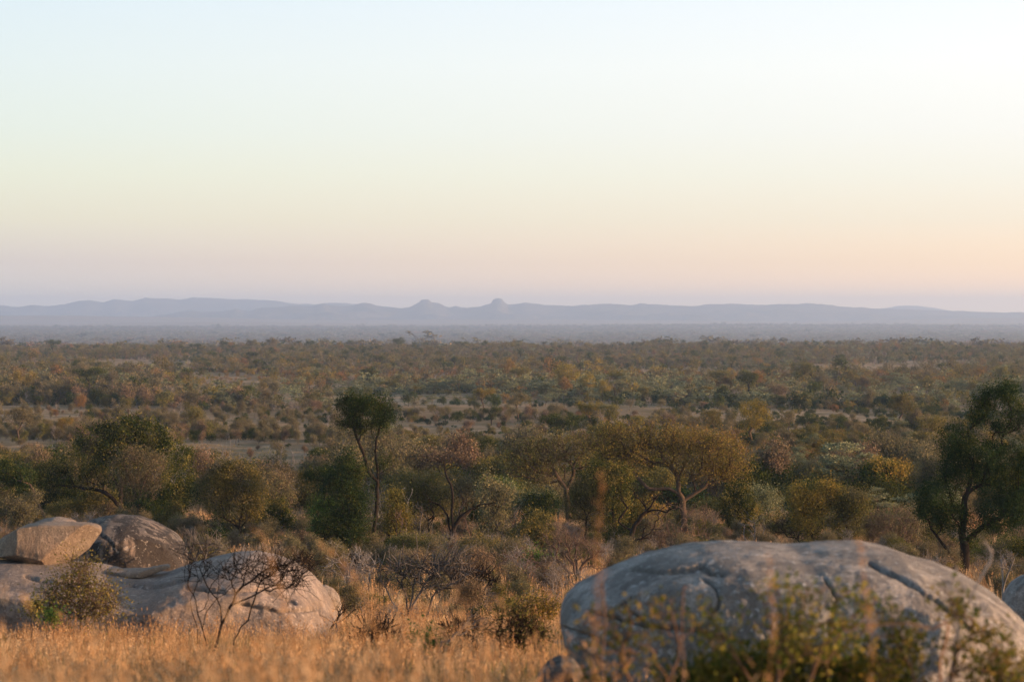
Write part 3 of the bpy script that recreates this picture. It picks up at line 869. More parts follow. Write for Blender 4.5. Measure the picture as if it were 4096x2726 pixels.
# --- left thicket
plant('tree', 'round-crowned dark evergreen tree above the left boulders, gold on its right side', 'tree', (280, 1192), [[(280, 1192), (276, 1150), (280, 1100)], [(277, 1120), (240, 1070), (215, 1040)], [(279, 1115), (320, 1060), (350, 1030)]],
      [(225, 1015, 52, 42), (295, 1000, 58, 42), (345, 1008, 45, 42), (372, 1040, 36, 38), (190, 1040, 26, 32), (270, 1045, 85, 38), (330, 1060, 60, 25, .6)], 330, leaf='evergreen', per=58, spread=.24, size=.17, r_base=.2)
plant('bush', 'feathery pale olive bush in front of the round evergreen tree', 'bush', (216, 1195), [], [(214, 1060, 30, 46), (220, 1110, 36, 45), (212, 1025, 16, 22)], 110, leaf='drab', per=30, spread=.17, size=.12, parts=BU, r_base=.05, twig=1)
plant('tree', 'dark olive tree leaning left on a bent limb below the round evergreen tree', 'tree', (290, 1212), [[(290, 1212), (284, 1180), (262, 1148), (232, 1128), (190, 1122)], [(262, 1148), (240, 1165), (200, 1168)]],
      [(120, 1088, 46, 34), (172, 1078, 50, 40), (98, 1118, 36, 30), (215, 1095, 36, 32), (140, 1120, 40, 26)], 210, leaf='evergreen', per=34, spread=.2, size=.13, r_base=.14)
plant('tree', 'sparse brownish tree with bare inner branches right of the bent olive tree', 'tree', (322, 1215), [[(322, 1215), (318, 1165), (328, 1120), (345, 1075)], [(322, 1150), (300, 1110), (290, 1080)]],
      [(300, 1075, 44, 44), (345, 1080, 42, 50), (318, 1120, 50, 40)], 170, wood='brown', leaf='drab', per=14, spread=.2, size=.11, twig=2, r_base=.1)
plant('bush', 'narrow upright olive bush right of the round evergreen tree', 'bush', (412, 1225), [[(412, 1225), (410, 1180), (414, 1130)]], [(420, 1056, 26, 34), (408, 1095, 40, 42), (400, 1150, 36, 44)], 170, leaf='evergreen', per=38, spread=.17, size=.12, parts=BU, r_base=.07)
plant('bush', 'dark low bush on a short stump behind the dome-shaped boulder', 'bush', (355, 1225), [[(355, 1225), (350, 1195)]], [(350, 1160, 40, 38), (320, 1180, 34, 28), (380, 1178, 36, 36)], 120, leaf='deep', per=36, spread=.17, size=.12, parts=BU, r_base=.08)
plant('bush', 'large rounded olive bush flecked with gold right of the dome-shaped boulder', 'bush', (556, 1262), [[(556, 1262), (552, 1215), (560, 1165)], [(553, 1220), (515, 1190), (480, 1188), (440, 1196)], [(555, 1210), (590, 1170)]],
      [(540, 1105, 62, 50), (498, 1128, 46, 46), (580, 1130, 42, 52), (545, 1165, 56, 44), (505, 1095, 36, 30)], 300, leaf='olive', per=38, spread=.19, size=.105, parts=BU, r_base=.1, twig=1)
plant('bush', 'small bright green bush at the right foot of the large gold-flecked bush', 'bush', (628, 1250), [], [(628, 1185, 34, 34), (650, 1190, 26, 26), (610, 1200, 24, 28), (640, 1160, 20, 18)], 130, leaf='evergreen', per=40, spread=.14, size=.12, parts=BU, r_base=.05)
plant('bush', 'thin brown bush standing behind the small bright green bush', 'bush', (640, 1225), [], [(630, 1120, 36, 36), (655, 1140, 26, 34)], 110, wood='brown', leaf='drab', per=14, spread=.16, size=.1, parts=BU, twig=2, r_base=.05)
plant('tree', 'small leaning tree with a dark tufted crown at the left edge', 'tree', (118, 1225), [[(118, 1225), (102, 1185), (84, 1150), (70, 1115), (52, 1098)]], [(20, 1085, 34, 30), (50, 1092, 30, 24), (8, 1105, 24, 22)], 110, wood='brown', leaf='deep', per=36, spread=.17, size=.13, r_base=.09)
for i, (u, v, ru, rv, lf, lb) in enumerate([(30, 1215, 46, 34, 'drab', 'low brown scrubby bush above the tan block, at the left edge'), (150, 1212, 46, 30, 'olive', 'low olive bush just above the low grey boulder\'s top'),
        (245, 1212, 38, 26, 'drab', 'low brown bush just above the dome-shaped boulder\'s left shoulder'), (440, 1248, 34, 28, 'mauve', 'pinkish twiggy bush at the right shoulder of the dome-shaped boulder'),
        (498, 1272, 36, 24, 'deep', 'low dark green bush between the dome-shaped boulder and the slab\'s hump'), (585, 1282, 38, 22, 'drab', 'brown tangled bush directly above the slab\'s hump')]):
    plant('bush', lb, 'bush', (u, v), [], [(u, v - rv * 1.0, ru, rv)], 90, wood='brown', leaf=lf, per=22, spread=.14, size=.095, parts=BU, twig=1, r_base=.04, seed=i)
plant('dead_bush', 'bare grey forked bush between the dome-shaped boulder and the slab', 'bush', (455, 1335), [[(455, 1335), (450, 1290), (430, 1268), (390, 1262)], [(450, 1290), (462, 1250)]], [(450, 1265, 40, 34), (480, 1270, 26, 30)], 60, wood='greydark', parts=TW, twig=2, twig_len=.35, r_base=.03, d=47.5, clear=False)

# --- middle
plant('tree', 'tall thin-trunked dark tree with a broad tufted top standing clear in the middle', 'tree', (855, 1282),
      [[(855, 1282), (859, 1240), (864, 1184), (868, 1140), (868, 1105)], [(868, 1105), (848, 1085), (837, 1044), (825, 1017), (815, 985)], [(868, 1105), (868, 1094), (865, 1052), (865, 1017), (870, 999), (878, 970)], [(865, 1015), (854, 996), (846, 970)], [(868, 1092), (882, 1084), (892, 1078)], [(865, 1184), (874, 1165), (880, 1150)], [(860, 1240), (858, 1215), (856, 1200)]],
      [(845, 952, 60, 34), (800, 948, 34, 38), (892, 955, 30, 36), (848, 934, 48, 30), (812, 922, 26, 18), (832, 1004, 22, 16, .6), (868, 1058, 30, 22, .7), (882, 1046, 22, 16, .5), (845, 985, 30, 14)], 460, leaf='deep', per=17, spread=.13, size=.08, r_base=.10, under=.9, r_tip=.005, twig=1, twig_len=.35, gaps=.45)
plant('tree', 'dark bushy tree with a pointed top close left of the tall thin tree', 'tree', (812, 1290), [[(812, 1290), (805, 1230), (798, 1150), (796, 1090)], [(806, 1240), (830, 1190)], [(806, 1245), (770, 1200)]],
      [(796, 1065, 22, 28), (795, 1100, 42, 40), (790, 1150, 54, 48), (768, 1205, 46, 42), (818, 1195, 28, 50), (795, 1225, 44, 34), (775, 1245, 40, 26)], 430, leaf='deep', per=20, spread=.17, size=.1, r_base=.12, twig=2, twig_len=.45, gaps=.56)
plant('bush', 'bright green bush at the left flank of the dark pointed tree', 'bush', (738, 1275), [], [(738, 1185, 24, 34), (752, 1160, 22, 26), (742, 1220, 26, 34)], 120, leaf='green', per=34, spread=.14, size=.1, parts=BU, r_base=.05)
plant('tree', 'small flat-crowned tree on a slanting stem left of the dark pointed tree', 'tree', (712, 1262), [[(712, 1262), (722, 1200), (742, 1160), (752, 1128), (746, 1108)]], [(740, 1094, 38, 18), (712, 1100, 18, 14), (770, 1100, 18, 14)], 90, leaf='deep', per=28, spread=.14, size=.1, r_base=.07)
plant('dead_tree', 'bare black tree with one long arm reaching right in the middle', 'tree', (1030, 1285),
      [[(1030, 1285), (1031, 1262), (1036, 1243), (1042, 1222), (1040, 1184), (1042, 1140), (1038, 1114), (1028, 1096), (1022, 1062), (1026, 1045)], [(1036, 1232), (1032, 1200), (1029, 1184), (1012, 1161), (988, 1149), (972, 1146)], [(1040, 1220), (1048, 1206), (1058, 1190), (1082, 1172), (1103, 1160), (1133, 1160), (1156, 1169)], [(1041, 1215), (1045, 1180), (1050, 1162), (1058, 1149), (1072, 1160)],
       [(1082, 1172), (1098, 1166), (1112, 1148)], [(1042, 1222), (1056, 1222), (1060, 1208)], [(1028, 1096), (1012, 1085), (1000, 1064)], [(1022, 1062), (1008, 1060), (1003, 1050)], [(1133, 1160), (1128, 1180), (1130, 1196)], [(1012, 1161), (1014, 1140)], [(1042, 1130), (1056, 1112)]],
      [(1110, 1160, 48, 20), (1020, 1070, 30, 26), (1000, 1150, 30, 22), (1060, 1150, 26, 30)], 40, wood='dark', parts=('trunk', 'twigs'), twig=2, twig_len=.4, r_tip=.007, r_base=.17, wig=.2, clear=False)
plant('dead_tree', 'slim bleached dead stem left of the bare black tree', 'tree', (932, 1262), [[(932, 1262), (933, 1220), (934, 1184), (937, 1155), (949, 1125)], [(937, 1155), (930, 1140), (926, 1124)], [(935, 1180), (939, 1166), (940, 1148)]], [], 0, wood='pale', parts=('trunk', 'twigs'), twig=1, twig_len=.2, r_tip=.014, r_base=.045, clear=False)
plant('tree', 'olive tree on a slanting trunk behind the bleached dead stem', 'tree', (972, 1245), [[(972, 1245), (966, 1214), (950, 1180), (938, 1150)], [(952, 1184), (975, 1150), (1000, 1130)]], [(935, 1120, 46, 34), (985, 1115, 46, 34), (1010, 1150, 34, 42), (960, 1150, 46, 34)], 220, leaf='olive', per=28, spread=.2, size=.115, twig=1, r_base=.1)
plant('bush', 'golden olive bush right behind the tall thin tree\'s trunk', 'bush', (898, 1262), [], [(904, 1165, 26, 36), (916, 1200, 30, 36), (898, 1222, 24, 30)], 150, leaf='goldolive', per=20, spread=.17, size=.1, parts=BU, r_base=.06, twig=1)
for i, (u, v, ru, rv, lf, lb) in enumerate([(940, 1300, 52, 36, 'olive', 'low gold-flecked bush at the foot of the bleached dead stem'), (1000, 1300, 40, 30, 'olive', 'low olive bush left of the bare black tree\'s foot'), (1105, 1310, 56, 40, 'olive', 'wide olive bush right of the bare black tree\'s foot'),
        (1170, 1322, 46, 36, 'drab', 'brown thin-twigged bush between the olive bushes and the grass clearing'), (1238, 1335, 36, 28, 'green', 'small bright green bush left of the stout grey thorn tree'), (690, 1285, 40, 26, 'mauve', 'pinkish twiggy bush under the slanting small tree')]):
    plant('bush', lb, 'bush', (u, v), [], [(u, v - rv, ru, rv), (u + ru * .4, v - rv * 1.2, ru * .5, rv * .8)], 120, wood='brown', leaf=lf, per=24, spread=.12, size=.085, parts=BU, twig=1, r_base=.04, seed=20 + i)
plant('bush', 'pale silvery bush with a flat top right of the bare black tree', 'bush', (1152, 1235), [], [(1135, 1135, 36, 22), (1165, 1128, 34, 18), (1192, 1150, 30, 30), (1150, 1165, 52, 36)], 190, leaf='silver', per=26, spread=.18, size=.12, parts=BU, r_base=.06)
plant('bush', 'dark green bush peeping over the pale silvery bush', 'bush', (1148, 1200), [], [(1140, 1112, 30, 16), (1168, 1118, 28, 16), (1150, 1135, 44, 26)], 110, leaf='green', per=28, spread=.2, size=.13, parts=BU, r_base=.06)
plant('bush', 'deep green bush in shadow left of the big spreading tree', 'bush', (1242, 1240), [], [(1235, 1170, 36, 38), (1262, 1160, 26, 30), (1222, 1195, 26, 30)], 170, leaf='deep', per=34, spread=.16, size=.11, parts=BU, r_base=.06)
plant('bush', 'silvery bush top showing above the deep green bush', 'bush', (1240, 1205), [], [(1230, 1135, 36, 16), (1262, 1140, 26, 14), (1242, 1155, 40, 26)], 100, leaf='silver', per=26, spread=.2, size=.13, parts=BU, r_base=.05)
plant('tree', 'thin-leaved spreading tree forking in a V, left one of the broad pair', 'tree', (1308, 1225), [[(1308, 1225), (1306, 1165), (1303, 1123)], [(1303, 1123), (1279, 1090), (1265, 1064), (1250, 1040)], [(1303, 1123), (1319, 1093), (1318, 1073), (1335, 1045)], [(1279, 1090), (1240, 1085), (1205, 1075)], [(1318, 1075), (1300, 1050), (1296, 1025)]],
      [(1225, 1050, 56, 40), (1290, 1032, 60, 36), (1345, 1045, 52, 40), (1185, 1066, 32, 30), (1250, 1085, 60, 30)], 360, wood='brown', leaf='olive', per=6, spread=.2, size=.12, twig=3, twig_len=.5, gaps=.3, r_base=.17, r_tip=.008)
plant('tree', 'broad flat-topped golden tree with low spreading limbs, largest crown in the middle', 'tree', (1578, 1245),
      [[(1578, 1245), (1574, 1190), (1570, 1145)], [(1570, 1145), (1561, 1130), (1560, 1102), (1547, 1079), (1532, 1064), (1500, 1062)], [(1568, 1140), (1541, 1123), (1494, 1123), (1476, 1108), (1480, 1080)], [(1571, 1150), (1592, 1138), (1620, 1120), (1634, 1111), (1660, 1096)], [(1560, 1100), (1572, 1075), (1585, 1050)], [(1532, 1064), (1520, 1040), (1530, 1015)], [(1620, 1120), (1640, 1090), (1650, 1060)], [(1494, 1123), (1460, 1090), (1440, 1050)], [(1500, 1062), (1470, 1045), (1440, 1030)]],
      [(1395, 1025, 56, 32), (1445, 1008, 60, 28), (1530, 1012, 62, 28), (1590, 1030, 56, 34), (1645, 1050, 56, 44), (1690, 1085, 34, 38), (1500, 1048, 80, 28), (1420, 1055, 50, 26), (1600, 1075, 60, 30, .6)], 620, wood='brown', leaf='goldolive', per=7, spread=.22, size=.11, twig=3, twig_len=.55, gaps=.4, r_base=.18, r_tip=.008)
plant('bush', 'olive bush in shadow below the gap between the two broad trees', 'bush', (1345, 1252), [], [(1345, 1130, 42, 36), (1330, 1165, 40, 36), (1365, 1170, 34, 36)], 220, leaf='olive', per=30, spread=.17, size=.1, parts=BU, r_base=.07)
plant('bush', 'tall dark olive bush against the broad golden tree\'s left limbs', 'bush', (1415, 1255), [[(1415, 1255), (1412, 1200), (1408, 1150)]], [(1412, 1125, 42, 36), (1385, 1080, 44, 22), (1430, 1095, 30, 26), (1410, 1170, 40, 40)], 270, leaf='evergreen', per=32, spread=.17, size=.105, parts=BU, r_base=.08)
plant('dead_tree', 'bare dark twisted tree in front of the broad golden tree', 'tree', (1418, 1300),
      [[(1418, 1300), (1425, 1276), (1444, 1252), (1456, 1220), (1476, 1184), (1497, 1164), (1514, 1137), (1540, 1136), (1567, 1142)], [(1418, 1300), (1411, 1272), (1416, 1237), (1432, 1231)], [(1456, 1222), (1430, 1205), (1426, 1190), (1444, 1167), (1461, 1149), (1467, 1120), (1466, 1085)], [(1476, 1184), (1500, 1172), (1532, 1178), (1567, 1190)], [(1446, 1250), (1470, 1240), (1488, 1236), (1508, 1248)], [(1444, 1167), (1430, 1140), (1428, 1110)], [(1514, 1137), (1512, 1115)], [(1418, 1237), (1400, 1224), (1386, 1220)], [(1532, 1178), (1534, 1205), (1530, 1225)]],
      [(1450, 1130, 40, 36), (1520, 1165, 50, 36), (1480, 1225, 50, 30)], 60, wood='dark', parts=('trunk', 'twigs'), twig=3, twig_len=.4, r_tip=.006, r_base=.16, wig=.2, clear=False)
plant('dead_bush', 'reddish thorny tangle of bare twigs right of the bare twisted tree', 'bush', (1560, 1282), [], [(1545, 1200, 60, 50), (1610, 1205, 50, 45), (1500, 1235, 50, 34), (1580, 1245, 60, 30)], 230, wood='red', leaf='drab', leafy=.3, per=5, spread=.12, size=.07, parts=TW, twig=3, twig_len=.35, r_base=.05)
plant('dead_tree', 'stout grey thorn tree with a dense mop of bare twigs on a short thick trunk', 'tree', (1326, 1352), [[(1326, 1352), (1324, 1325), (1320, 1300), (1300, 1275)], [(1326, 1350), (1332, 1322), (1340, 1298), (1360, 1282)], [(1325, 1350), (1328, 1318), (1326, 1290)], [(1324, 1350), (1314, 1318), (1290, 1296)]],
      [(1310, 1262, 58, 36), (1288, 1238, 44, 30), (1345, 1270, 44, 36), (1380, 1290, 40, 28), (1265, 1280, 26, 24)], 250, wood='red', parts=('trunk', 'twigs'), twig=3, twig_len=.3, r_tip=.004, r_base=.1, wig=.22)
plant('tree', 'dark conical evergreen right of the broad golden tree', 'tree', (1700, 1240), [[(1700, 1240), (1700, 1180), (1706, 1130)]], [(1713, 1108, 15, 24), (1698, 1138, 30, 28), (1682, 1160, 32, 30), (1722, 1170, 30, 30), (1700, 1195, 42, 36)], 240, leaf='evergreen', per=42, spread=.16, size=.11, r_base=.1)
plant('bush', 'silvery bush right of the dark conical evergreen', 'bush', (1756, 1232), [], [(1745, 1140, 34, 28), (1775, 1150, 28, 24), (1760, 1178, 42, 34)], 170, leaf='silver', per=26, spread=.17, size=.115, parts=BU, r_base=.06)
plant('dead_tree', 'bleached grey dead branches sticking up behind the huge boulder', 'tree', (1734, 1275), [[(1734, 1275), (1735, 1245), (1737, 1217), (1734, 1192), (1743, 1178), (1753, 1161)], [(1734, 1192), (1723, 1183), (1712, 1172)], [(1737, 1222), (1722, 1204), (1710, 1190), (1706, 1176)], [(1736, 1200), (1748, 1190), (1754, 1180)], [(1734, 1270), (1746, 1236), (1762, 1234), (1778, 1254)], [(1734, 1270), (1716, 1240), (1700, 1232), (1698, 1258)]],
      [(1735, 1225, 44, 34)], 24, wood='grey', parts=('trunk', 'twigs'), twig=2, twig_len=.3, r_tip=.008, r_base=.075, clear=False)
plant('bush', 'golden-leaved upright bush, left one of the pair right of the dead branches', 'bush', (1872, 1275), [[(1872, 1275), (1868, 1230), (1858, 1185)]], [(1848, 1150, 38, 36), (1890, 1140, 34, 30), (1862, 1195, 40, 40)], 220, leaf='mustard', per=28, spread=.17, size=.1, parts=BU, r_base=.06, twig=1)
plant('bush', 'tall bush green above and dark below, right one of the golden pair', 'bush', (1952, 1280), [[(1952, 1280), (1950, 1230), (1945, 1190)]], [(1930, 1140, 38, 26), (1968, 1160, 36, 34), (1948, 1210, 44, 44), (1960, 1180, 36, 30)], 270, leaf='olive', per=34, spread=.16, size=.1, parts=BU, r_base=.07)
plant('dead_bush', 'arching dark twiggy bush left of the golden pair', 'bush', (1842, 1268), [], [(1828, 1205, 50, 26), (1800, 1215, 34, 24), (1850, 1225, 34, 26)], 140, wood='dark', leaf='drab', leafy=.3, per=6, spread=.12, size=.07, parts=TW, twig=3, twig_len=.3, r_base=.05)
plant('dead_bush', 'rounded brown twiggy bush just left of the big dark tree', 'bush', (2072, 1280), [], [(2060, 1208, 60, 40), (2098, 1222, 30, 34), (2030, 1228, 34, 30)], 230, wood='red', leaf='drab', leafy=.6, per=9, spread=.12, size=.075, parts=TW, twig=3, twig_len=.3, r_base=.05)
plant('tree', 'big dark spreading tree with a curved trunk at the right edge', 'tree', (2216, 1332),
      [[(2216, 1332), (2220, 1285), (2219, 1248), (2215, 1217), (2218, 1169), (2221, 1143), (2236, 1125), (2262, 1113), (2298, 1121), (2330, 1134), (2362, 1148), (2400, 1120), (2392, 1060), (2350, 1012), (2312, 1002), (2283, 996), (2268, 981), (2276, 962), (2290, 944)],
       [(2214, 1325), (2206, 1310), (2191, 1283), (2168, 1249), (2142, 1215)], [(2221, 1143), (2230, 1112), (2239, 1087), (2234, 1055), (2215, 1030)], [(2262, 1113), (2264, 1099), (2270, 1070), (2290, 1050)], [(2221, 1245), (2240, 1228), (2268, 1205), (2300, 1190)], [(2239, 1087), (2200, 1070), (2180, 1050)], [(2218, 1180), (2190, 1165), (2160, 1150)], [(2330, 1134), (2330, 1160), (2340, 1190)], [(2283, 996), (2310, 975), (2330, 960)], [(2268, 981), (2255, 955), (2250, 935)]],
      [(2292, 918, 40, 34), (2318, 900, 26, 24), (2252, 940, 28, 30), (2335, 948, 26, 36), (2315, 985, 36, 18), (2255, 975, 22, 16, .4), (2198, 1012, 42, 34), (2250, 1045, 66, 38), (2325, 1060, 46, 44), (2185, 1060, 34, 34), (2155, 1150, 48, 46), (2190, 1190, 44, 36), (2135, 1180, 28, 36), (2300, 1185, 56, 44), (2345, 1165, 36, 56), (2240, 1235, 34, 30, .5), (2380, 1080, 40, 60), (2400, 980, 40, 50), (2270, 1090, 50, 26), (2225, 1085, 34, 30), (2320, 1120, 40, 30), (2180, 1110, 30, 30)],
      1400, leaf='deep', per=46, spread=.14, size=.08, r_base=.2, r_tip=.004, twig=0, under=.9, gaps=.3)
plant('bush', 'small dark green bush in the pale grass right of the big dark tree\'s trunk', 'bush', (2288, 1315), [], [(2285, 1270, 20, 22), (2300, 1262, 12, 14)], 70, leaf='deep', per=28, spread=.1, size=.075, parts=BU, r_base=.03)
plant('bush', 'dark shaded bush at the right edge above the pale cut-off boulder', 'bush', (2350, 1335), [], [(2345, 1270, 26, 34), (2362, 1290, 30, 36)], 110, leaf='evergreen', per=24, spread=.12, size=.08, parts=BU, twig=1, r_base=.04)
plant('dead_bush', 'low grey tangle of dead twigs at the foot of the big dark tree', 'bush', (2150, 1325), [], [(2140, 1288, 44, 20), (2175, 1300, 30, 20)], 110, wood='greydark', parts=TW, twig=3, twig_len=.25, r_base=.03, clear=False)
plant('dead_bush', 'thin upright grey dead stems between the big dark tree and the right edge', 'bush', (2308, 1352), [[(2308, 1352), (2306, 1310), (2310, 1272)], [(2308, 1350), (2322, 1312), (2334, 1285)]], [(2318, 1290, 18, 26)], 26, wood='grey', parts=TW, twig=2, twig_len=.22, r_base=.03, d=62, clear=False)
plant('tree', 'reddish leafy tree crown rising behind the broad golden tree', 'tree', (1640, 1165), [], [(1600, 1008, 46, 18), (1660, 1015, 46, 22), (1625, 1040, 60, 30), (1700, 1040, 26, 26)], 240, leaf='rust', per=24, spread=.3, size=.17, r_base=.14)

# --- dead wood nearer by
plant('dead_bush', 'wide dead bush of arching silver-grey twigs in the middle of the grass', 'bush', (940, 1428),
      [[(940, 1428), (938, 1400), (934, 1372), (924, 1345), (905, 1322)], [(940, 1426), (952, 1390), (968, 1362), (985, 1335)], [(938, 1425), (946, 1385), (950, 1350), (962, 1320)], [(940, 1420), (915, 1405), (900, 1380), (888, 1350), (872, 1335)], [(944, 1420), (985, 1412), (992, 1385), (1005, 1360), (1040, 1340)]],
      [(965, 1308, 80, 28), (1040, 1305, 46, 32), (890, 1318, 38, 24), (1000, 1335, 70, 26), (1075, 1325, 20, 26)], 190, wood='greydark', parts=TW, twig=2, twig_len=.42, r_tip=.0085, r_base=.035, wig=.3, up=.55, droop=.9, clear=False, depth=.9)
plant('dead_bush', 'fallen bleached branches left of the wide dead bush', 'bush', (842, 1392), [[(842, 1392), (825, 1350), (805, 1320), (780, 1290)], [(840, 1388), (850, 1340), (845, 1300)], [(825, 1350), (800, 1345), (775, 1350)], [(805, 1320), (812, 1285), (828, 1268)]], [(800, 1305, 52, 28), (835, 1300, 30, 34), (790, 1340, 40, 20)], 60, wood='grey', parts=TW, twig=2, twig_len=.4, r_tip=.008, r_base=.04, wig=.28, clear=False)
plant('dead_bush', 'dark bare many-stemmed shrub in the lit grass in front of the slab', 'bush', (486, 1512),
      [[(486, 1512), (468, 1450), (455, 1408), (443, 1366), (432, 1341), (435, 1296)], [(470, 1452), (470, 1422), (486, 1389), (503, 1374), (528, 1352), (558, 1335), (592, 1321), (630, 1312)], [(486, 1510), (511, 1436), (528, 1397), (542, 1366), (578, 1335), (615, 1307), (650, 1300)],
       [(511, 1436), (508, 1394), (491, 1366), (466, 1324), (446, 1296)], [(490, 1510), (536, 1495), (550, 1456), (570, 1425), (587, 1375), (598, 1338), (612, 1300)], [(484, 1510), (457, 1495), (455, 1450), (448, 1420), (440, 1380), (455, 1340)], [(578, 1335), (620, 1345), (670, 1352), (715, 1362), (740, 1380)], [(592, 1321), (640, 1322), (690, 1300), (735, 1290)], [(558, 1335), (590, 1300), (622, 1278)], [(443, 1366), (425, 1330), (428, 1290), (440, 1270)], [(455, 1408), (480, 1380), (488, 1340), (505, 1310)], [(528, 1397), (560, 1380), (600, 1362)]],
      [(600, 1305, 80, 22), (690, 1305, 60, 22), (455, 1310, 34, 34), (520, 1330, 50, 30), (640, 1335, 60, 22)], 135, wood='dark', parts=TW, twig=3, twig_len=.28, r_tip=.004, r_base=.021, wig=.26, clear=False, depth=.7)
plant('dead_bush', 'small bare forked shrub at the right tip of the slab', 'bush', (752, 1480), [[(752, 1480), (757, 1460), (770, 1431), (793, 1400), (815, 1394), (835, 1397)], [(770, 1431), (750, 1418), (728, 1405), (700, 1385)], [(757, 1460), (775, 1440), (780, 1420), (790, 1385)], [(770, 1431), (790, 1424), (812, 1404)]], [(800, 1395, 34, 16)], 16, wood='dark', parts=TW, twig=2, twig_len=.2, r_tip=.0035, r_base=.024, clear=False)
plant('dead_bush', 'upright dark forked twig in front of the slab\'s right end', 'bush', (724, 1462), [[(724, 1462), (727, 1440), (733, 1403), (736, 1372), (737, 1345)], [(733, 1403), (745, 1390), (752, 1380)], [(727, 1440), (716, 1420), (704, 1396), (690, 1372)], [(736, 1372), (708, 1362), (680, 1368)]], [], 0, wood='dark', parts=TW, twig=2, twig_len=.16, r_tip=.004, r_base=.022, clear=False)
plant('bush', 'dark thorny half-dead bush left of the huge boulder', 'bush', (1158, 1512), [[(1158, 1512), (1150, 1470), (1155, 1430), (1162, 1395)], [(1160, 1508), (1180, 1470), (1205, 1440)]], [(1185, 1455, 58, 40), (1150, 1450, 34, 40), (1225, 1478, 32, 30), (1170, 1425, 36, 24)], 260, wood='dark', leaf='olive', leafy=.35, per=5, spread=.07, size=.035, parts=BU, twig=3, twig_len=.2, r_tip=.003, r_base=.03, wig=.25, clear=False)
plant('bush', 'yellowing olive bush behind the dark thorny bush', 'bush', (1232, 1440), [], [(1228, 1400, 38, 26), (1255, 1415, 24, 20)], 110, wood='brown', leaf='mustard', per=14, spread=.08, size=.05, parts=BU, twig=1, r_base=.03, clear=False)
plant('dead_branch', 'leaning bare branch rising out of the grass left of the dark thorny bush', 'branch', (992, 1545), [[(992, 1545), (1003, 1518), (1015, 1498), (1030, 1475), (1045, 1458), (1071, 1434), (1096, 1425), (1120, 1422)], [(1045, 1458), (1075, 1452), (1098, 1470)], [(1015, 1498), (1045, 1492), (1060, 1500)], [(1071, 1434), (1085, 1410), (1090, 1395)], [(1096, 1425), (1115, 1440), (1130, 1436)]], [(1090, 1430, 34, 20)], 18, wood='greydark', parts=('stem', 'twigs'), twig=2, twig_len=.16, r_tip=.003, r_base=.022, clear=False)
plant('weed', 'leafy bright green sprigs growing in the grass in front of the wide dead bush', 'plant', (966, 1512), [[(966, 1512), (955, 1480), (945, 1450), (942, 1430)], [(966, 1510), (985, 1475), (1000, 1452), (1010, 1446)], [(966, 1510), (972, 1470), (975, 1450)], [(955, 1480), (935, 1470), (925, 1462)]], [(948, 1465, 22, 28), (985, 1478, 26, 24), (965, 1485, 20, 20)], 60, wood='brown', leaf='green', per=16, spread=.05, size=.045, parts=('stems', 'leaves'), r_tip=.002, r_base=.008, clear=False)
plant('bush', 'feathery yellow-green shrub in front of the slab below the tan block', 'bush', (186, 1425), [[(186, 1425), (160, 1370), (130, 1330)], [(186, 1425), (205, 1360), (226, 1310)], [(186, 1425), (180, 1350), (176, 1296)], [(186, 1425), (230, 1385), (262, 1355)]], [(182, 1350, 70, 44), (135, 1375, 36, 36), (238, 1372, 40, 36), (190, 1308, 34, 22), (186, 1398, 70, 26), (120, 1400, 24, 20)], 260, wood='brown', leaf='goldolive', per=4, spread=.07, size=.035, parts=BU, twig=3, twig_len=.3, r_tip=.003, r_base=.016, up=1.0, d=38.0, shell=.1, clear=False, gaps=.42)
plant('weed', 'small yellow-green weed at the slab\'s foot, left of the feathery shrub', 'plant', (76, 1420), [], [(76, 1398, 20, 16)], 60, wood='brown', leaf='olive', per=10, spread=.05, size=.04, parts=('stems', 'leaves'), r_tip=.0025, r_base=.008, up=.9, d=37.0, clear=False)
plant('weed', 'small green weed in the grass edge, right below the feathery shrub', 'plant', (124, 1434), [], [(124, 1412, 18, 14)], 50, wood='brown', leaf='green', per=10, spread=.05, size=.04, parts=('stems', 'leaves'), r_tip=.0025, r_base=.008, up=.9, d=35.0, clear=False)
for i, (u, v, h, lb) in enumerate([(1100, 1530, 90, 'tiny bare upright shrub in the dry grass below the dark thorny bush'), (880, 1470, 70, 'small bare twig cluster in the grass left of the green sprigs'), (1045, 1400, 70, 'small bare shrub under the wide dead bush\'s right arm'), (1215, 1375, 70, 'thin bare stems in the grass right of the wide dead bush'), (1270, 1390, 90, 'small pale dead stub left of the huge boulder')]):
    plant('dead_bush', lb, 'bush', (u, v), [[(u, v), (u - 4, v - h * .4), (u - 14, v - h * .8)], [(u, v - 4), (u + 10, v - h * .5), (u + 16, v - h)], [(u, v - 2), (u + 3, v - h * .6)]], [(u, v - h * .7, 24, h * .3)], 26, wood=['dark', 'greydark', 'dark', 'red', 'grey'][i], parts=TW, twig=2, twig_len=.16, r_tip=.003, r_base=.015, clear=False, seed=i)
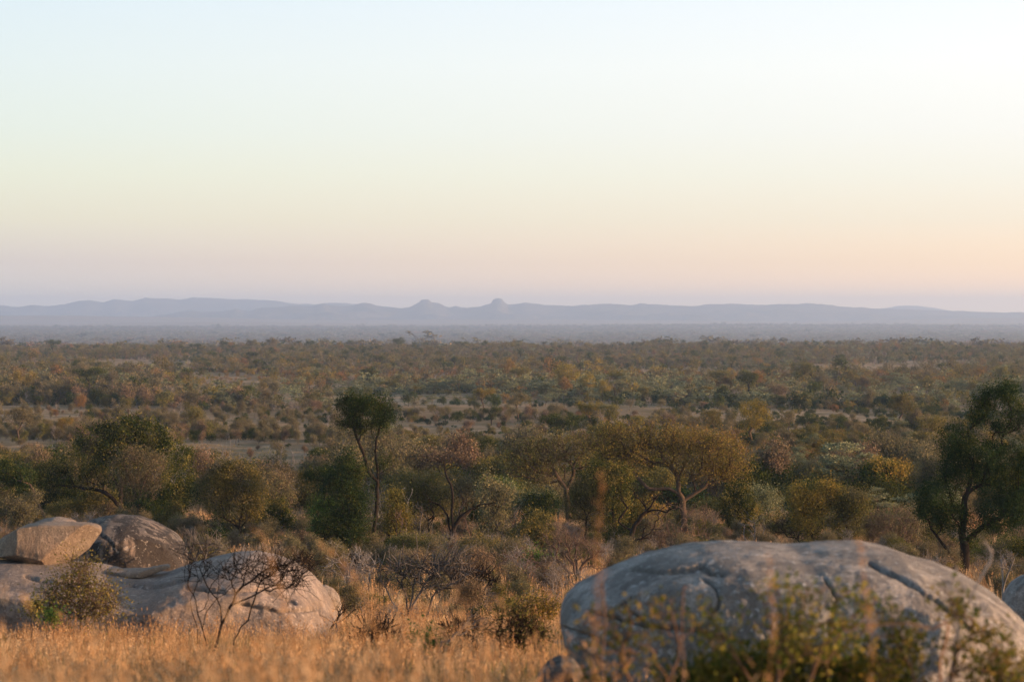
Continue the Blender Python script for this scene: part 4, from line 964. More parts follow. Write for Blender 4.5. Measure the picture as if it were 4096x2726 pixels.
for i, (u, v, w_, h, wd) in enumerate([(800, 1440, 26, 46, 'greydark'), (870, 1420, 20, 40, 'red'), (1010, 1455, 24, 44, 'greydark'), (1060, 1400, 30, 52, 'red'), (1120, 1420, 26, 60, 'greydark'), (1180, 1385, 34, 58, 'red'), (1235, 1372, 30, 56, 'greydark'), (1275, 1362, 26, 60, 'red'), (1215, 1405, 24, 44, 'grey'), (1090, 1378, 30, 48, 'greydark'), (905, 1490, 18, 36, 'dark'), (1030, 1525, 18, 34, 'dark'), (1265, 1410, 22, 44, 'grey'), (760, 1400, 26, 46, 'red')]):
    plant('dead_bush', 'small bare twiggy shrub in the dry grass between the slab and the huge boulder', 'bush', (u, v), [], [(u, v - h * .6, w_, h * .5), (u + w_ * .4, v - h * .5, w_ * .6, h * .4)], 46, wood=wd, parts=TW, twig=2, twig_len=.2, r_tip=.0045, r_base=.016, up=.7, clear=False, seed=40 + i, group='small bare shrubs in the grass between the boulders')
for i, (u, v, w_, h, lb) in enumerate([(705, 1338, 40, 62, 'dark tangled leafless bush right behind the small boulder at the slab\'s tip'), (795, 1345, 44, 66, 'dark tangled leafless bush between the slab and the fallen bleached branches'), (1105, 1392, 48, 76, 'dark tangled leafless bush at the right flank of the wide dead bush'),
        (1195, 1352, 50, 80, 'reddish tangled leafless bush left of the stout grey thorn tree'), (1065, 1500, 36, 60, 'dark tangled leafless shrub between the leaning branch and the thorny bush'), (860, 1500, 34, 54, 'dark low leafless shrub left of the green sprigs')]):
    plant('dead_bush', lb, 'bush', (u, v), [[(u, v), (u - 14, v - h * .5), (u - 24, v - h)], [(u, v), (u + 12, v - h * .55), (u + 28, v - h * .9)]], [(u, v - h * .65, w_, h * .5), (u - w_ * .4, v - h * .6, w_ * .5, h * .4)], 90, wood='red' if i == 3 else 'dark', parts=TW, twig=3, twig_len=.3, r_tip=.009, r_base=.036, up=.5, wig=.3, clear=False, seed=70 + i)
for i, (u, v, h) in enumerate([(908, 1262, 120), (918, 1270, 90), (962, 1268, 110), (990, 1262, 100), (1080, 1268, 90), (1192, 1262, 90)]):
    plant('bare_sapling', 'thin bare upright sapling in the bush around the bare black tree', 'tree', (u, v), [[(u, v), (u + (-1) ** i * 4, v - h * .5), (u + (-1) ** i * 9, v - h)], [(u, v - h * .35), (u - (-1) ** i * 9, v - h * .8)]], [(u, v - h * .75, 16, h * .3)], 14, wood=['dark', 'red', 'greydark'][i % 3], parts=('stem', 'twigs'), twig=2, twig_len=.3, r_tip=.01, r_base=.035, clear=False, seed=80 + i, group='thin bare saplings by the bare black tree')
# ------------------------------------------------------------------ bush and tree prototypes for the plain
def proto_plant(form, leaf, wood, seed, lod):
    """unit plants about 3 m (bush) or 6 m (tree) high; returns (wood mesh or None, leaf mesh)"""
    rn = np.random.default_rng(500 + seed)
    w = Wood(); w.node((0, 0, 0), -1)
    far = lod > 0
    nt = {0: 90, 1: 26, 2: 10}[lod]
    if form == 'bush':
        k = rn.integers(4, 7)
        B = [(rn.uniform(-.9, .9), rn.uniform(-.9, .9), rn.uniform(1.0, 2.1), rn.uniform(.6, 1.0), rn.uniform(.6, 1.0), rn.uniform(.55, .95)) for _ in range(k)]
        B += [(rn.uniform(-.6, .6), rn.uniform(-.6, .6), .7, 1.0, 1.0, .6, .7)]
        w.limb([(0, 0, .2)], par=0, rnd=rn); rb, size, spread, per = .05, .17, .17, 24
    elif form == 'low':
        k = rn.integers(3, 6)
        B = [(rn.uniform(-1.3, 1.3), rn.uniform(-1.1, 1.1), rn.uniform(.5, 1.15), rn.uniform(.6, 1.0), rn.uniform(.6, 1.0), rn.uniform(.45, .65)) for _ in range(k)]
        rb, size, spread, per = .04, .16, .16, 22
    elif form == 'flat':
        B = []
        for _ in range(rn.integers(6, 9)):
            z = rn.uniform(1.3, 3.4); B.append((rn.uniform(-1.2, 1.2), rn.uniform(-1.2, 1.2), z, rn.uniform(.7, 1.2), rn.uniform(.7, 1.2), rn.uniform(.16, .3)))
        w.limb([(rn.normal(0, .1), 0, .6), (rn.normal(0, .2), 0, 1.3)], par=0, rnd=rn); rb, size, spread, per = .07, .17, .17, 26
    elif form == 'thin':
        B = [(rn.uniform(-.7, .7), rn.uniform(-.6, .6), rn.uniform(1.4, 3.0), rn.uniform(.5, .9), rn.uniform(.5, .8), rn.uniform(.6, 1.0)) for _ in range(5)]
        w.limb([(rn.normal(0, .1), 0, .6)], par=0, rnd=rn); rb, size, spread, per = .06, .15, .2, 12
    else:                                                   # tree
        lean = rn.normal(0, .35)
        a = w.limb([(lean * .4, 0, .9), (lean, rn.normal(0, .2), 1.9)], par=0, rnd=rn)
        B = []
        for _ in range(rn.integers(7, 11)):
            an = rn.uniform(0, 6.28); r = rn.uniform(.3, 2.0)
            B.append((lean + r * math.cos(an), r * math.sin(an), rn.uniform(3.2, 5.4) - .25 * r, rn.uniform(.8, 1.35), rn.uniform(.8, 1.35), rn.uniform(.45, .8)))
        rb, size, spread, per = .17, .2, .24, 22
        nt = int(nt * 1.7)
    bare = leaf is None
    T = in_blobs(B, nt if not bare else int(nt * 1.2), rn, .5, .7, gaps=.35, gap_size=.8); T = T[T[:, 2] > .25]
    ends = w.grow(T, wig=.16, up=.35, rnd=rn, seg=3)
    if bare or form == 'thin': ends = ends + w.twigs(ends, 3 if lod == 0 else 2, .45, rn)
    wm = None
    if lod == 0 or bare or form == 'tree' or form == 'thin':
        o = w.mesh('wood', BK[wood], (.007, .02, .045)[lod], rb, parent=None, sides=(3, 3, 4))
        wm = o.data; bpy.data.objects.remove(o)
    lm = None
    if not bare:
        src = np.array([w.P[i] for i in ends])
        mul = (.64, 1.6, 4.2)[lod]
        n = {0: int(per * 1.9), 1: max(8, int(per * .7)), 2: 6}[lod]
        if form == 'thin' and lod == 0: n = 13
        C = leaves_at(src, n, spread * (1, 1.15, 1.4)[lod], rn, flat=.35 if form == 'flat' else 1)
        C = C[C[:, 2] > .03]
        V, q = leaf_quads(C, size * mul ** .8, rn, flat=.5 if form == 'flat' else 0)
        lm = make_mesh('leaves', V, [q], LM[leaf])
    return wm, lm


def joined(wm, lm, name):
    bm = bmesh.new()
    mats = []
    for me in (lm, wm):
        if me is None: continue
        k = len(mats); n0 = len(bm.faces)
        bm.from_mesh(me); bm.faces.ensure_lookup_table()
        for f in bm.faces[n0:]: f.material_index = k
        mats.append(me.materials[0])
    out = bpy.data.meshes.new(name); bm.to_mesh(out); bm.free()
    for m in mats: out.materials.append(m)
    return out


# kind: (form, leaf, wood)
KINDS = {
    'evergreen': ('bush', 'evergreen', 'dark'), 'deep': ('low', 'deep', 'dark'), 'green': ('low', 'green', 'brown'), 'olive': ('bush', 'olive', 'brown'), 'mustard': ('bush', 'mustard', 'brown'),
    'rust': ('bush', 'rust', 'brown'), 'silver': ('flat', 'silver', 'brown'), 'drab': ('thin', 'drab', 'greydark'), 'mauve': ('thin', 'mauve', 'red'), 'bare': ('thin', None, 'grey'),
    'otree': ('tree', 'olive', 'brown'), 'etree': ('tree', 'evergreen', 'dark'), 'mtree': ('tree', 'mustard', 'brown'), 'dtree': ('tree', 'drab', 'brown'), 'btree': ('tree', None, 'grey'), 'rtree': ('tree', 'rust', 'brown'),
}
KL = list(KINDS)
NV = 3
PROTO = {}
for ki, k in enumerate(KL):
    for v in range(NV):
        for lod in (0, 1, 2):
            if lod == 2 and k in ('bare', 'btree', 'green'): continue
            PROTO[k, v, lod] = proto_plant(*KINDS[k], seed=ki * 31 + v * 7, lod=lod)

# ------------------------------------------------------------------ where the bush grows
CLEAR = [(580, 1052, 200, 32, .06), (590, 1110, 190, 44, .2), (60, 1042, 130, 28, .2), (100, 972, 110, 8, .03), (560, 906, 250, 12, .22), (1130, 962, 430, 32, .42), (1700, 976, 420, 17, .34), (320, 840, 150, 13, .02),
         (1560, 860, 280, 12, .1), (2020, 850, 200, 13, .1), (1000, 872, 200, 9, .15), (1230, 1235, 60, 30, .0), (560, 878, 140, 14, .12), (2300, 935, 120, 16, .15), (1010, 1260, 120, 25, .25), (690, 1240, 60, 25, .1), (2250, 1300, 90, 60, .05), (250, 905, 110, 12, .3)]


def layout(u, v):
    """bush density and kind weights for ground seen at displayed photo position (u, v)"""
    dn = np.ones_like(u)
    for cu, cv, ru, rv, k in CLEAR:
        e = ((u - cu) / ru) ** 2 + ((v - cv) / rv) ** 2
        dn = np.minimum(dn, np.clip(k + (1 - k) * (e - .75) / .6, k, 1))
    dn = np.where(v > 1270, dn * .22, dn)
    dn = np.where((v > 1190) & (v <= 1270), dn * .3, dn)
    Wt = {k: np.full(u.shape, 1e-4) for k in KL}

    def add(m, **kw):
        for k, x in kw.items(): Wt[k] = Wt[k] + m * x

    def band(a, b, s):
        return 1 / (1 + np.exp(-(v - a) / s)) / (1 + np.exp((v - b) / s))
    right = 1 / (1 + np.exp(-(u - 1680) / 60)); left = 1 / (1 + np.exp((u - 700) / 60)); mid = np.clip(1 - right - left, 0, 1)
    b = band(1110, 1400, 12)
    add(b, olive=2.4, drab=1.5, evergreen=1.6, mauve=.6, mustard=.7, deep=.7, bare=.4, green=.4); add(b * right, mustard=1.5, silver=1.0)
    b = band(1060, 1115, 10)
    add(b * right, silver=5, olive=1, rust=.6, drab=1, evergreen=.5, mustard=1); add(b * mid, olive=2, drab=2, evergreen=1, silver=.5, green=.8); add(b * left, drab=2, mauve=1.5, deep=1, bare=1, olive=.6)
    b = band(1000, 1062, 8)
    add(b * right, rust=1.3, olive=2.6, evergreen=1.7, mustard=.8, green=.6, drab=.8); add(b * mid, drab=2, olive=2, mauve=.8, green=.9, evergreen=.8, bare=.5); add(b * left, mauve=1.0, drab=1.8, rust=.25, evergreen=.9, olive=.8, bare=.6)
    b = band(935, 1002, 8)
    add(b * right, evergreen=1.8, deep=1.8, olive=1.4, drab=1.0, rust=.3); add(b * mid, drab=1.8, olive=1.4, mauve=.7, evergreen=1.2, deep=1.2, rust=.25, bare=.5); add(b * left, drab=3, olive=1.3, evergreen=.9, mauve=.9, bare=.6, rust=.2)
    b = band(893, 938, 5)
    sil = 1 / (1 + np.exp(-(u - 480) / 50))
    add(b * sil, silver=4.2, olive=.6, deep=.5, drab=.5, mustard=.6); add(b * (1 - sil), drab=2, olive=1.6, deep=1, evergreen=.6, mauve=.6)
    b = band(858, 894, 4)
    add(b * sil, rust=4, mustard=1.2, olive=1.0, drab=.8, silver=.6, otree=.12, dtree=.1); add(b * (1 - sil), olive=2, silver=1, mustard=1, drab=1.5, evergreen=.6)
    b = band(700, 860, 4)
    add(b, olive=2.0, evergreen=1.2, drab=1.2, rust=1.1, mustard=.6, mauve=.4, silver=.3 , otree=.5, etree=.3, dtree=.4); add(b * right, silver=2.2, olive=1, drab=1)
    add(np.where(v < 930, .9, .35), otree=.12, etree=.07, dtree=.09, mtree=.05)
    add(np.where(v < 930, .9, 0.), btree=.04, rtree=.05)
    return dn, np.stack([Wt[k] for k in KL], -1)


rs = np.random.default_rng(42)


def strew(y0, y1, per_m2, slope=.29, margin=4):
    area = slope * (y1 ** 2 - y0 ** 2) + 2 * margin * (y1 - y0)
    n = int(area * per_m2)
    y = np.sqrt(rs.uniform(y0 ** 2, y1 ** 2, n))
    x = rs.uniform(-1, 1, n) * (slope * y + margin)
    return x, y, ground_z(x, y)


def to_disp(x, y, z):
    return (512 + x / y * F) / SC, (VH - (z - CAMZ) / y * F) / SC


PL = []                                            # x, y, z, kind, variant, scale, rot
for y0, y1, dens in ((118, 420, 1 / 5.6), (420, 1000, 1 / 7.5), (1000, 1800, 1 / 9.0)):
    x, y, z = strew(y0, y1, dens)
    u, v = to_disp(x, y, z)
    dn, wt = layout(u, v)
    clump = .55 + .75 * (np.sin(x / 9.0 + 1.3 * np.sin(y / 17.0)) * np.sin(y / 11.0 + .9 * np.sin(x / 13.0)) > -.35)
    op = np.sin(x / 31.0 + 1.7 * np.sin(y / 73.0) + .6) * np.sin(y / 47.0 + 1.4 * np.sin(x / 53.0)) + .35 * np.sin(x / 12.0 + y / 19.0)
    dn = dn * np.where(v < 1110, np.clip(.26 + (op + .42) / .3, .26, 1), 1)
    keep = rs.random(len(x)) < dn * np.minimum(1, clump)
    x, y, z, u, v, wt, dn = (q[keep] for q in (x, y, z, u, v, wt, dn))
    # neighbours tend to be of one kind: shift the draw by a slow pattern
    cum = np.cumsum(wt / wt.sum(1)[:, None], 1)
    slow = (.5 + .5 * np.sin(x / 23.0 + 2.1 * np.sin(y / 31.0) + y / 41.0))
    slow2 = (.5 + .5 * np.sin(x / 61.0 + 1.4 * np.sin(y / 83.0) + y / 97.0))
    pk = rs.random(len(x))
    draw = np.where(pk < .34, rs.random(len(x)), np.where(pk < .67, (slow * 3.17) % 1.0, (slow2 * 2.71) % 1.0))
    kind = (cum < draw[:, None]).sum(1).clip(0, len(KL) - 1)
    s = np.exp(np.clip(rs.normal(0, 1, len(x)), -2, 1.5) * np.where(v < 945, .4, .3)) * np.where(dn < .3, .40, .52) * np.where(v < 945, np.where(v < 872, 1.2, 1.6), 1.0)
    s = np.where(np.array([k.endswith('tree') for k in KL])[kind], s * np.where(v < 872, .95, np.where(v < 945, .9, 1.3)), s)
    ok = np.ones(len(x), bool); tk = np.array([k.endswith('tree') for k in KL])
    if y0 < 420:
        for fx, fy, fr in footprints: ok &= (x - fx) ** 2 + ((y - fy)) ** 2 > (fr * .8 + .4) ** 2
        for a, b, dm in ((838, 892, 122), (1000, 1130, 118), (2170, 2262, 92), (1385, 1520, 108), (905, 960, 118)): ok &= ~((u > a) & (u < b) & (y < dm + 2))
        dir0 = (v > 1120)
        s = np.where(dir0, s * np.where(tk[kind], 1.0, np.where(v < 1200, 1.7, 1.2)), s)
    PL.append(np.stack([x, y, z, kind, rs.integers(0, NV, len(x)), s, rs.uniform(0, 6.28, len(x))], 1)[ok])
PL = np.concatenate(PL)

# ------------------------------------------------------------------ stuff: points carrying prototypes
def point_stuff(name, label, cat, pts, rot, scl, idx, protos):
    col = bpy.data.collections.new(name + '_sources')
    for i, me in enumerate(protos):
        o = bpy.data.objects.new('source_%03d' % i, me); col.objects.link(o)
    me = bpy.data.meshes.new(name)
    me.vertices.add(len(pts)); me.vertices.foreach_set('co', np.asarray(pts, np.float32).ravel())
    a = me.attributes.new('turn', 'FLOAT_VECTOR', 'POINT'); a.data.foreach_set('vector', np.asarray(rot, np.float32).ravel())
    a = me.attributes.new('size', 'FLOAT_VECTOR', 'POINT'); a.data.foreach_set('vector', np.asarray(scl, np.float32).ravel())
    a = me.attributes.new('pick', 'INT', 'POINT'); a.data.foreach_set('value', np.asarray(idx, np.int32))
    me.update()
    o = link(name, me)
    ng = bpy.data.node_groups.new(name, 'GeometryNodeTree')
    ng.interface.new_socket('Geometry', in_out='INPUT', socket_type='NodeSocketGeometry')
    ng.interface.new_socket('Geometry', in_out='OUTPUT', socket_type='NodeSocketGeometry')
    gi = ng.nodes.new('NodeGroupInput'); go = ng.nodes.new('NodeGroupOutput')
    ip = ng.nodes.new('GeometryNodeInstanceOnPoints'); ci = ng.nodes.new('GeometryNodeCollectionInfo')
    ci.inputs['Collection'].default_value = col; ci.inputs['Separate Children'].default_value = True; ci.inputs['Reset Children'].default_value = True
    def attr(nm, typ):
        n = ng.nodes.new('GeometryNodeInputNamedAttribute'); n.data_type = typ; n.inputs['Name'].default_value = nm
        return [s for s in n.outputs if s.enabled][0]
    L = ng.links.new
    e2r = ng.nodes.new('FunctionNodeEulerToRotation')
    L(gi.outputs[0], ip.inputs['Points']); L(ci.outputs[0], ip.inputs['Instance'])
    ip.inputs['Pick Instance'].default_value = True
    L(attr('pick', 'INT'), ip.inputs['Instance Index'])
    L(attr('turn', 'FLOAT_VECTOR'), e2r.inputs[0]); L(e2r.outputs[0], ip.inputs['Rotation'])
    L(attr('size', 'FLOAT_VECTOR'), ip.inputs['Scale'])
    L(ip.outputs[0], go.inputs[0])
    md = o.modifiers.new('scatter', 'NODES'); md.node_group = ng
    return tag(o, label, cat, kind='stuff')
# ------------------------------------------------------------------ trees and bushes of the plain: the largest ones stand as things of their own
tree_k = np.array([k.endswith('tree') for k in KL])
px = PL[:, 5] * np.where(tree_k[PL[:, 3].astype(int)], 6.0, 3.0) / PL[:, 1] * F
U, Vd = to_disp(PL[:, 0], PL[:, 1], PL[:, 2])
inframe = (U > 4) & (U < 2352) & (PL[:, 1] > 125)
vis_h = np.zeros(len(PL))
# what nearer plants leave of each one: walk outward, keeping the height already covered in each column
sky_u = np.full(590, 1e9)
for o in footprints:                                       # the plants set out one by one
    pass
order = np.argsort(PL[:, 1])
cover = np.full(600, 1310.0)
for i in order:
    if not inframe[i]: continue
    k = KL[int(PL[i, 3])]
    hw = PL[i, 5] * (2.2 if k.endswith('tree') else 1.4) / PL[i, 1] * F / SC
    top = Vd[i] - px[i] / SC
    a = int(max(0, (U[i] - hw) / 4)); b = int(min(589, (U[i] + hw) / 4)) + 1
    seg = cover[a:b]
    bot = np.minimum(seg, Vd[i])
    vis_h[i] = np.clip(bot - top, 0, None).mean() if len(seg) else 0
    n4 = len(seg)
    prof = top + (Vd[i] - top) * .5 * np.linspace(-1, 1, n4) ** 2 if n4 > 1 else np.array([top])
    cover[a:b] = np.minimum(seg, prof + (0 if PL[i, 1] < 500 else 6))
score = px * np.clip(vis_h / (px / SC + 1e-6), 0, 1)
score[~inframe] = -1
is_tree = tree_k[PL[:, 3].astype(int)]
bare_k = np.array([k in ('bare', 'btree') for k in KL])[PL[:, 3].astype(int)]
own = np.zeros(len(PL), bool)
for sel, n in ((is_tree & ~bare_k, 110), (~is_tree & ~bare_k, 225), (bare_k, 40)):
    ii = np.where(sel)[0]; ii = ii[np.argsort(-score[ii])][:n]
    own[ii[score[ii] > 5]] = True

LOOK = {'evergreen': 'dark green', 'deep': 'low dark green', 'green': 'low bright green', 'olive': 'olive', 'mustard': 'golden', 'rust': 'rusty orange', 'silver': 'silvery green', 'drab': 'thin grey-brown', 'mauve': 'thin pinkish-brown', 'bare': 'bare grey',
        'otree': 'olive', 'etree': 'dark green', 'mtree': 'golden', 'dtree': 'thin-leaved brownish', 'btree': 'bare grey', 'rtree': 'rusty orange'}
MARK = [(0, 75, 'at the left edge'), (75, 170, 'left of the round evergreen'), (170, 410, 'over the round evergreen'), (410, 560, 'right of the round evergreen'), (560, 700, 'midway to the tall thin tree'), (700, 790, 'just left of the tall thin tree'),
        (790, 900, 'behind the tall thin tree'), (900, 990, 'just right of the tall thin tree'), (990, 1110, 'below the left-hand butte'), (1110, 1190, 'below the right-hand butte'), (1190, 1400, 'over the V-forked tree'), (1400, 1540, 'over the golden tree\'s left half'),
        (1540, 1720, 'over the golden tree\'s right half'), (1720, 1850, 'above the bleached dead branches'), (1850, 2000, 'over the golden bush pair'), (2000, 2130, 'left of the big dark tree'), (2130, 2260, 'behind the big dark tree'), (2260, 2360, 'at the right edge')]


def band_of(u, v):
    if v < 860: return 'in far woodland'
    if v < 893: return 'in the far orange belt'
    if v < 938: return 'in the silvery belt' if u > 480 else 'beyond the wide grey clearing'
    if v < 1002: return 'on the middle plain'
    if v < 1065: return 'on the nearer plain'
    if v < 1118: return 'at the plain edge'
    return 'in the near thicket'


def brief(t):
    while len(t.replace('-', ' ').split()) > 16 and ' the ' in t: t = t.replace(' the ', ' ', 1)
    return t


cells = {}
for i in np.where(own)[0]:
    k = KL[int(PL[i, 3])]
    mk = next((m for a, b, m in MARK if a <= U[i] < b), MARK[-1][2])
    cells.setdefault((LOOK[k], 'tree' if k.endswith('tree') else 'bush', band_of(U[i], Vd[i]), mk), []).append(i)
RANK = {1: [''], 2: ['left of two', 'right of two'], 3: ['left of three', 'middle of three', 'right of three'], 4: ['leftmost of four', 'second left of four', 'second right of four', 'rightmost of four']}
NAME = {}
PLUR = {'tree': 'trees', 'bush': 'bushes'}
ORD = 'first second third fourth fifth sixth seventh eighth ninth tenth eleventh twelfth'.split()
CARD = 'zero one two three four five six seven eight nine ten eleven twelve'.split()
for (look, cat, bd, mk), L in cells.items():
    L.sort(key=lambda i: U[i])
    for r, i in enumerate(L):
        n = len(L)
        if n == 1: pre = look + ' ' + cat
        elif n <= 4: pre = '%s, %s %s' % (RANK[n][r], look, PLUR[cat])
        else: pre = '%s of %s from left, %s %s' % (ORD[r], CARD[n], look, PLUR[cat]) if n < len(CARD) else look + ' ' + cat
        NAME[i] = (brief('%s %s, %s' % (pre, bd, mk)), cat)
made = {}
for i in np.where(own)[0]:
    x, y, z, k, v, s, rz = PL[i]; k = KL[int(k)]; v = int(v)
    lab, cat = NAME[i]
    near = y < 520
    nm = ('dead_tree' if k in ('btree',) else 'bare_bush' if k == 'bare' else 'tree' if cat == 'tree' else 'bush')
    grp = '%s %s on the bushveld plain' % (LOOK[k], PLUR[cat])
    wm, lm = PROTO[k, v, 0 if y < 700 else 1]
    if near and wm is not None and lm is not None:
        r0 = empty(nm, (x, y, z - .03), rz, (s, s, s * rs.uniform(.85, 1.15)))
        link('trunk' if cat == 'tree' else 'stems', wm, r0); link('crown' if cat == 'tree' else 'foliage', lm, r0)
    else:
        key = (k, v, y < 700)
        if key not in made: made[key] = joined(wm, lm, nm)
        r0 = link(nm, made[key], None, (x, y, z - .03), rz); r0.scale = (s, s, s * rs.uniform(.85, 1.15))
    tag(r0, lab, cat, grp)

# --- named trees on the skyline of the woodland crest
SKY_TREES = [(120, 813, 36, 'etree', 'large dark tree with a layered crown on the woodland crest, far left'), (188, 796, 17, 'dtree', 'small umbrella-shaped tree on the woodland crest, right of the large dark one'), (163, 800, 15, 'etree', 'small round dark treetop on the crest beside the large dark tree'),
             (265, 797, 16, 'rtree', 'small brown umbrella tree alone on the crest at left'), (398, 802, 20, 'otree', 'olive tree on the crest above the round evergreen tree'), (453, 805, 22, 'etree', 'dark flat-topped tree on the crest, first of a loose row of five'),
             (520, 807, 26, 'etree', 'dark tree on the crest, second of the loose row of five'), (578, 806, 30, 'otree', 'broad olive tree on the crest, third of the loose row of five'), (626, 806, 32, 'dtree', 'tall brownish tree on the crest, fourth of the loose row of five'),
             (718, 806, 26, 'etree', 'dark umbrella tree on the crest, last of the loose row of five'), (917, 812, 34, 'etree', 'very dark broad tree on the crest above the tall thin tree'), (1118, 806, 20, 'otree', 'olive umbrella tree on the crest below the right-hand butte'),
             (585, 842, 34, 'etree', 'dark round tree standing below the crest by the pale straw strip'), (720, 850, 30, 'mtree', 'golden round tree just below the crest left of the tall thin tree'), (328, 850, 32, 'btree', 'bare spreading tree at the pale straw strip\'s right end'),
             (1430, 893, 40, 'otree', 'olive tree with black limbs in the far orange belt above the two broad trees'), (1555, 880, 38, 'otree', 'round olive tree at the far orange belt\'s back edge'), (1680, 882, 36, 'mtree', 'golden umbrella tree in the far orange belt'),
             (1690, 935, 44, 'btree', 'bare grey tree standing in the silvery belt'), (1860, 878, 38, 'mtree', 'golden tree at the back of the orange belt, left of the dark edge tree'), (2230, 808, 24, 'btree', 'bare thin tree on the crest near the right edge')]
for n, (u, v, hp, k, lab) in enumerate(SKY_TREES):
    y = ground_y(u * SC, v * SC)
    if v < 815: y = 1500 + 14 * ((n * 5) % 8)
    x, y, z = at(u * SC, y)
    s = hp * SC / F * y / 5.6
    wm, lm = PROTO[k, n % NV, 0]
    r0 = empty('dead_tree' if k == 'btree' else 'tree', (x, y, z - .05), rs.uniform(0, 6.28), (s * 1.1, s * 1.1, s))
    if wm is not None: link('trunk', wm, r0)
    if lm is not None: link('crown', lm, r0)
    tag(r0, lab, 'tree')

# --- the rest of the bush as one mass
rest = PL[~own]
for nm, lab, sel, lod in (('bushveld', 'mixed dry bush and small trees covering the plain', rest[:, 1] < 480, 0), ('far_bushveld', 'dense far bush and woodland up to the crest', rest[:, 1] >= 480, 1)):
    q = rest[sel]
    protos = []; index = {}
    for k in KL:
        for v in range(NV):
            index[KL.index(k), v] = len(protos); protos.append(joined(*PROTO[k, v, lod], 'plant'))
    idx = [index[int(a), int(b)] for a, b in q[:, 3:5]]
    rot = np.zeros((len(q), 3)); rot[:, 2] = q[:, 6]
    sc3 = np.repeat(q[:, 5:6], 3, 1) * np.stack([rs.uniform(.85, 1.2, len(q)), rs.uniform(.85, 1.2, len(q)), rs.uniform(.8, 1.15, len(q))], 1)
    p = q[:, :3].copy(); p[:, 2] -= .03
    point_stuff(nm, lab, 'bush', p, rot, sc3, idx, protos)

# --- beyond the crest
x, y, z = strew(1800, 10900, 1 / 330.0)
u, v = to_disp(x, y, z)
cl = np.sin(x / 160 + 1.7 * np.sin(y / 310)) * np.sin(y / 230 + np.sin(x / 190))
kp = rs.random(len(x)) < np.where(cl > -.2, 1, .35)
x, y, z = x[kp], y[kp], z[kp]
fk = ['olive', 'evergreen', 'drab', 'mauve', 'rust', 'silver', 'otree', 'dtree', 'etree']
wts = np.array([3, 1.2, 2, 1.2, .8, 1.2, .5, .4, .3]); wts /= wts.sum()
ch = rs.choice(len(fk), len(x), p=wts)
protos = [joined(None if lodw else PROTO[k, v, 2][0], PROTO[k, v, 2][1], 'plant') for k in fk for v in range(NV) for lodw in (False,)]
idx = ch * NV + rs.integers(0, NV, len(x))
s = rs.lognormal(.0, .3, len(x)) * np.where(np.array([k.endswith('tree') for k in fk])[ch], 1.2, 1.5)
rot = np.zeros((len(x), 3)); rot[:, 2] = rs.uniform(0, 6.28, len(x))
sc3 = np.stack([s * 2.3, s * 2.3, s * 1.1], 1)
point_stuff('distant_woodland', 'hazy woodland on the plain beyond the crest', 'woodland', np.stack([x, y, z - .1], 1), rot, sc3, idx, protos)
# ------------------------------------------------------------------ grass
def grass_mat(name, cols, trans=.45):
    s = NT(name)
    geo = s.n('ShaderNodeNewGeometry'); oi = s.n('ShaderNodeObjectInfo')
    f = s.math('MULTIPLY_ADD', geo.outputs['Random Per Island'], .6, s.math('MULTIPLY', oi.outputs['Random'], .4))
    c = s.ramp(f, [(.15, cols[0]), (.5, cols[1]), (.85, cols[2])])
    d = s.n('ShaderNodeBsdfDiffuse', Color=c); t = s.n('ShaderNodeBsdfTranslucent', Color=c)
    m = s.n('ShaderNodeMixShader', i0=trans, i1=d.outputs[0], i2=t.outputs[0])
    s.l(m.outputs[0], s.out.inputs[0]); return s.m


STRAW = grass_mat('dry_straw', [(.29, .175, .09), (.52, .335, .18), (.68, .47, .28)])
RUSTY = grass_mat('reddish_straw', [(.24, .125, .062), (.40, .225, .105), (.54, .33, .165)])
GREENISH = grass_mat('greenish_grass', [(.06, .075, .025), (.13, .13, .045), (.25, .21, .08)])


def tuft(n, h, width, radius, seed, mat, heads=.3, lean=.35):
    rn = np.random.default_rng(900 + seed)
    V = []; T = []; Q = []; nv = 0
    for _ in range(n):
        a = rn.uniform(0, 6.28); r = radius * math.sqrt(rn.random())
        p = np.array([r * math.cos(a), r * math.sin(a), -.03]); hh = h * rn.uniform(.45, 1.1)
        ld = np.array([math.cos(a), math.sin(a), 0]) * rn.uniform(.0, lean) + rn.normal(0, .12, 3) * [1, 1, 0]
        fa = rn.uniform(0, 3.14); wv = np.array([math.cos(fa), math.sin(fa), 0]) * width * rn.uniform(.6, 1.2) * .5
        pts = [p, p + np.array([0, 0, hh * .5]) + ld * hh * .28, p + np.array([0, 0, hh * .96]) + ld * hh * .85]
        V += [pts[0] - wv, pts[0] + wv, pts[1] + wv * .8, pts[1] - wv * .8, pts[2]]
        Q.append((nv, nv + 1, nv + 2, nv + 3)); T.append((nv + 3, nv + 2, nv + 4)); nv += 5
        if rn.random() < heads:                       # seed head: a few short spikelets
            for _ in range(5):
                q = pts[2] + (pts[2] - pts[1]) * rn.uniform(-.35, .12); d = rn.normal(0, 1, 3) * [.7, .7, .8] + [0, 0, .9]; d /= np.linalg.norm(d); L = min(.055, .07 * h * (1 + width * 30)) * rn.uniform(.6, 1.3)
                sd = np.cross(d, rn.normal(0, 1, 3)); sd /= np.linalg.norm(sd) + 1e-6
                V += [q - sd * width * .9, q + sd * width * .9, q + d * L]; T.append((nv, nv + 1, nv + 2)); nv += 3
    return make_mesh('tuft', V, [Q, T], mat)


